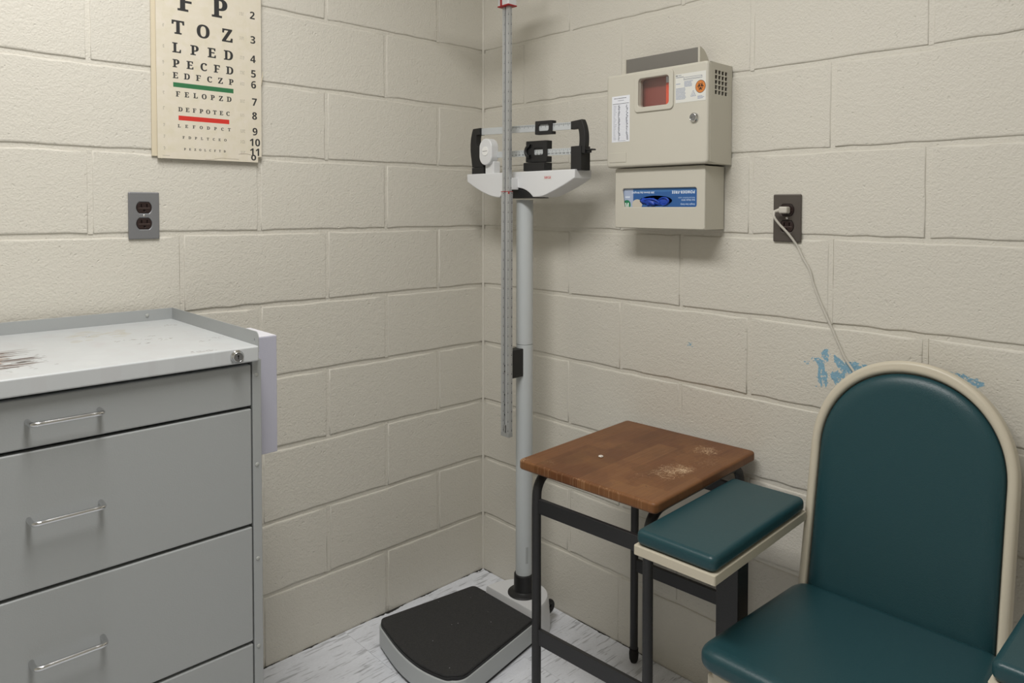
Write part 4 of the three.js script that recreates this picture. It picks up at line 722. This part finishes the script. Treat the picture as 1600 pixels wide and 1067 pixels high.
// ---------------------------------------------------------------- green vinyl blood-draw chair
{
  const o = [1.423, 0, 0.33];
  const t = thing('vinyl_chair', 'dark green vinyl armchair with arched back in a cream frame against the wall', 'chair', o);
  const L = (x, y, z) => [x - o[0], y - o[1], z - o[2]];
  // seat cushion: wider at the front, rounded corners
  const plan = (grow) => {
    const s = new THREE.Shape(), zb = 0.148 - grow, zf = 0.532 + grow, a = 0.196 + grow, b = 0.219 + grow, r = 0.045;
    const q = (x, z) => [x, -(z - o[2])];
    s.moveTo(...q(-a + r, zb)); s.lineTo(...q(a - r, zb)); s.quadraticCurveTo(...q(a, zb), ...q(a + 0.003, zb + r)); s.lineTo(...q(b - 0.003, zf - r)); s.quadraticCurveTo(...q(b, zf), ...q(b - r, zf)); s.lineTo(...q(-b + r, zf)); s.quadraticCurveTo(...q(-b, zf), ...q(-b + 0.003, zf - r)); s.lineTo(...q(-a - 0.003, zb + r)); s.quadraticCurveTo(...q(-a, zb), ...q(-a + r, zb)); return s;
  };
  const crown = (g, y0, h, cx, cz, rx, rz) => { const p = g.attributes.position; for (let i = 0; i < p.count; i++) if (p.getY(i) > y0) { const u = Math.min(1, Math.hypot((p.getX(i) - cx) / rx, (p.getZ(i) - cz) / rz)); p.setY(i, p.getY(i) + h * (1 - u * u)); } return g; };
  void crown;
  part(t, 'seat_cushion', metreUV(smooth(pillow(plan(0), 0.046, 0.026, 0.019, 10, 14).rotateX(-Math.PI / 2).translate(0, 0.432, 0), 60)), vinyl);
  part(t, 'seat_board', extrude(plan(-0.014), 0.014, 0.002, 2, 10).rotateX(-Math.PI / 2).translate(0, 0.4185, 0), creamPaint);
  // backrest, leaning back
  const lean = Math.atan(0.19), back = new THREE.Group(); void back;
  const arch = (S, hw, yb, ys, yt) => { const p = new S(); p.moveTo(-hw, yb); p.lineTo(hw, yb); p.lineTo(hw, ys); p.bezierCurveTo(hw, ys + (yt - ys) * 0.58, hw * 0.57, yt, 0, yt); p.bezierCurveTo(-hw * 0.57, yt, -hw, ys + (yt - ys) * 0.58, -hw, ys); p.closePath(); return p; };
  const rimS = arch(THREE.Shape, 0.1945, -0.03, 0.3, 0.508); rimS.holes.push(arch(THREE.Path, 0.1765, -0.012, 0.3, 0.4835));
  const bp = L(1.423, 0.468, 0.163), rot = [-lean, 0, 0];
  const rim = part(t, 'back_frame', smooth(extrude(rimS, 0.036, 0.0085, 6, 60), 60), creamPaint, bp, rot, 'cream arched frame around the back cushion');
  rim.geometry.translate(0, 0, -0.036);
  part(t, 'back_panel', extrude(arch(THREE.Shape, 0.184, -0.02, 0.3, 0.495), 0.014, 0.003, 2, 24).translate(0, 0, -0.034), creamPaint, bp, rot);
  part(t, 'back_cushion', metreUV(smooth(pillow(arch(THREE.Shape, 0.1745, -0.01, 0.3, 0.481), 0.032, 0.034, 0.0145, 10, 60).translate(0, 0, -0.0285), 60)), vinyl, bp, rot);
  // armrests: padded board on a black post
  const arm = (x0, x1, z0, z1, y, label) => {
    const cx = (x0 + x1) / 2, cz = (z0 + z1) / 2, w = x1 - x0, d = z1 - z0;
    const a = part(t, 'armrest_cushion', metreUV(smooth(extrude(roundedShape(w, d, 0.014), 0.03, 0.011, 5, 8).rotateX(-Math.PI / 2), 60)), vinyl, L(cx, y - 0.03, cz), [0, label ? 0.03 : -0.01, 0], label);
    part(a, 'armrest_board', extrude(roundedShape(w + 0.004, d + 0.004, 0.004), 0.019, 0.0015, 2, 6).rotateX(-Math.PI / 2), creamPaint, [0, -0.0195, 0]);
    return a;
  };
  arm(1.0675, 1.2415, 0.143, 0.534, 0.652, 'green padded left armrest'); arm(1.672, 1.846, 0.12, 0.514, 0.652);
  for (const [x0, x1, s] of [[1.140, 1.191, 1], [1.716, 1.767, -1]]) {
    part(t, 'armrest_post', span(x0, x1, 0.30, 0.603, 0.305, 0.347, 0.002).translate(...L(0, 0, 0)), blackPaint);
    part(t, 'post_bracket', span(Math.min(x0, x1 + s * 0.04), Math.max(x1, x0 + s * 0.04 + (s > 0 ? 0.051 : 0)), 0.36, 0.40, 0.312, 0.34, 0.002).translate(...L(0, 0, 0)), blackPaint);
    part(t, 'pivot_plate', span(x0 - 0.02, x1 + 0.02, 0.598, 0.604, 0.27, 0.40, 0.001).translate(...L(0, 0, 0)), blackPaint);
    const kx = s > 0 ? 1.214 : 1.70, kz = 0.492, along = V((x0 + x1) / 2 - kx, 0, 0.347 - kz);
    const knob = part(t, 'clamp_knob', new THREE.LatheGeometry([[0, -0.007], [0.007, -0.007], [0.0095, -0.004], [0.0095, 0.004], [0.007, 0.007], [0, 0.007]].map(([a, b]) => new THREE.Vector2(a, b)), 8).rotateX(Math.PI / 2), blackPlastic, L(kx, 0.589, kz));
    part(knob, 'clamp_shaft', tube([V(0, 0, 0), along.clone().multiplyScalar(0.5), along], 0.0035, 4, 8), blackPlastic);
    part(knob, 'clamp_block', rbox(0.03, 0.012, 0.016, 0.002), blackPlastic, [-0.008, 0.011, 0.004]);
    part(t, 'bolt', cyl(0.005, 0.005, 0.016, 8), blackPlastic, L(kx - s * 0.052, 0.596, 0.5));
  }
  // cream legs and apron under the seat
  for (const [x, z] of [[1.236, 0.486], [1.610, 0.486], [1.25, 0.185], [1.596, 0.185]]) { const lg = part(t, 'leg', span(x - 0.019, x + 0.019, 0.006, 0.4195, z - 0.019, z + 0.019, 0.006).translate(...L(0, 0, 0)), creamPaint); part(lg, 'glide', cyl(0.015, 0.016, 0.007, 18).translate(...L(x, 0.0035, z)), blackPlastic); }
  part(t, 'apron', join(span(1.25, 1.6, 0.365, 0.4195, 0.478, 0.495, 0.002), span(1.255, 1.595, 0.365, 0.4195, 0.178, 0.195, 0.002), span(1.228, 1.245, 0.365, 0.4195, 0.19, 0.48, 0.002), span(1.601, 1.618, 0.365, 0.4195, 0.19, 0.48, 0.002)).translate(...L(0, 0, 0)), creamPaint);
  for (const s of [-1, 1]) part(t, 'back_support', span(1.423 + s * 0.12 - 0.014, 1.423 + s * 0.12 + 0.014, 0.37, 0.62, 0.095, 0.11, 0.002).translate(...L(0, 0, 0)), creamPaint, [0, 0, 0]);
}
renderer.render(scene, camera);
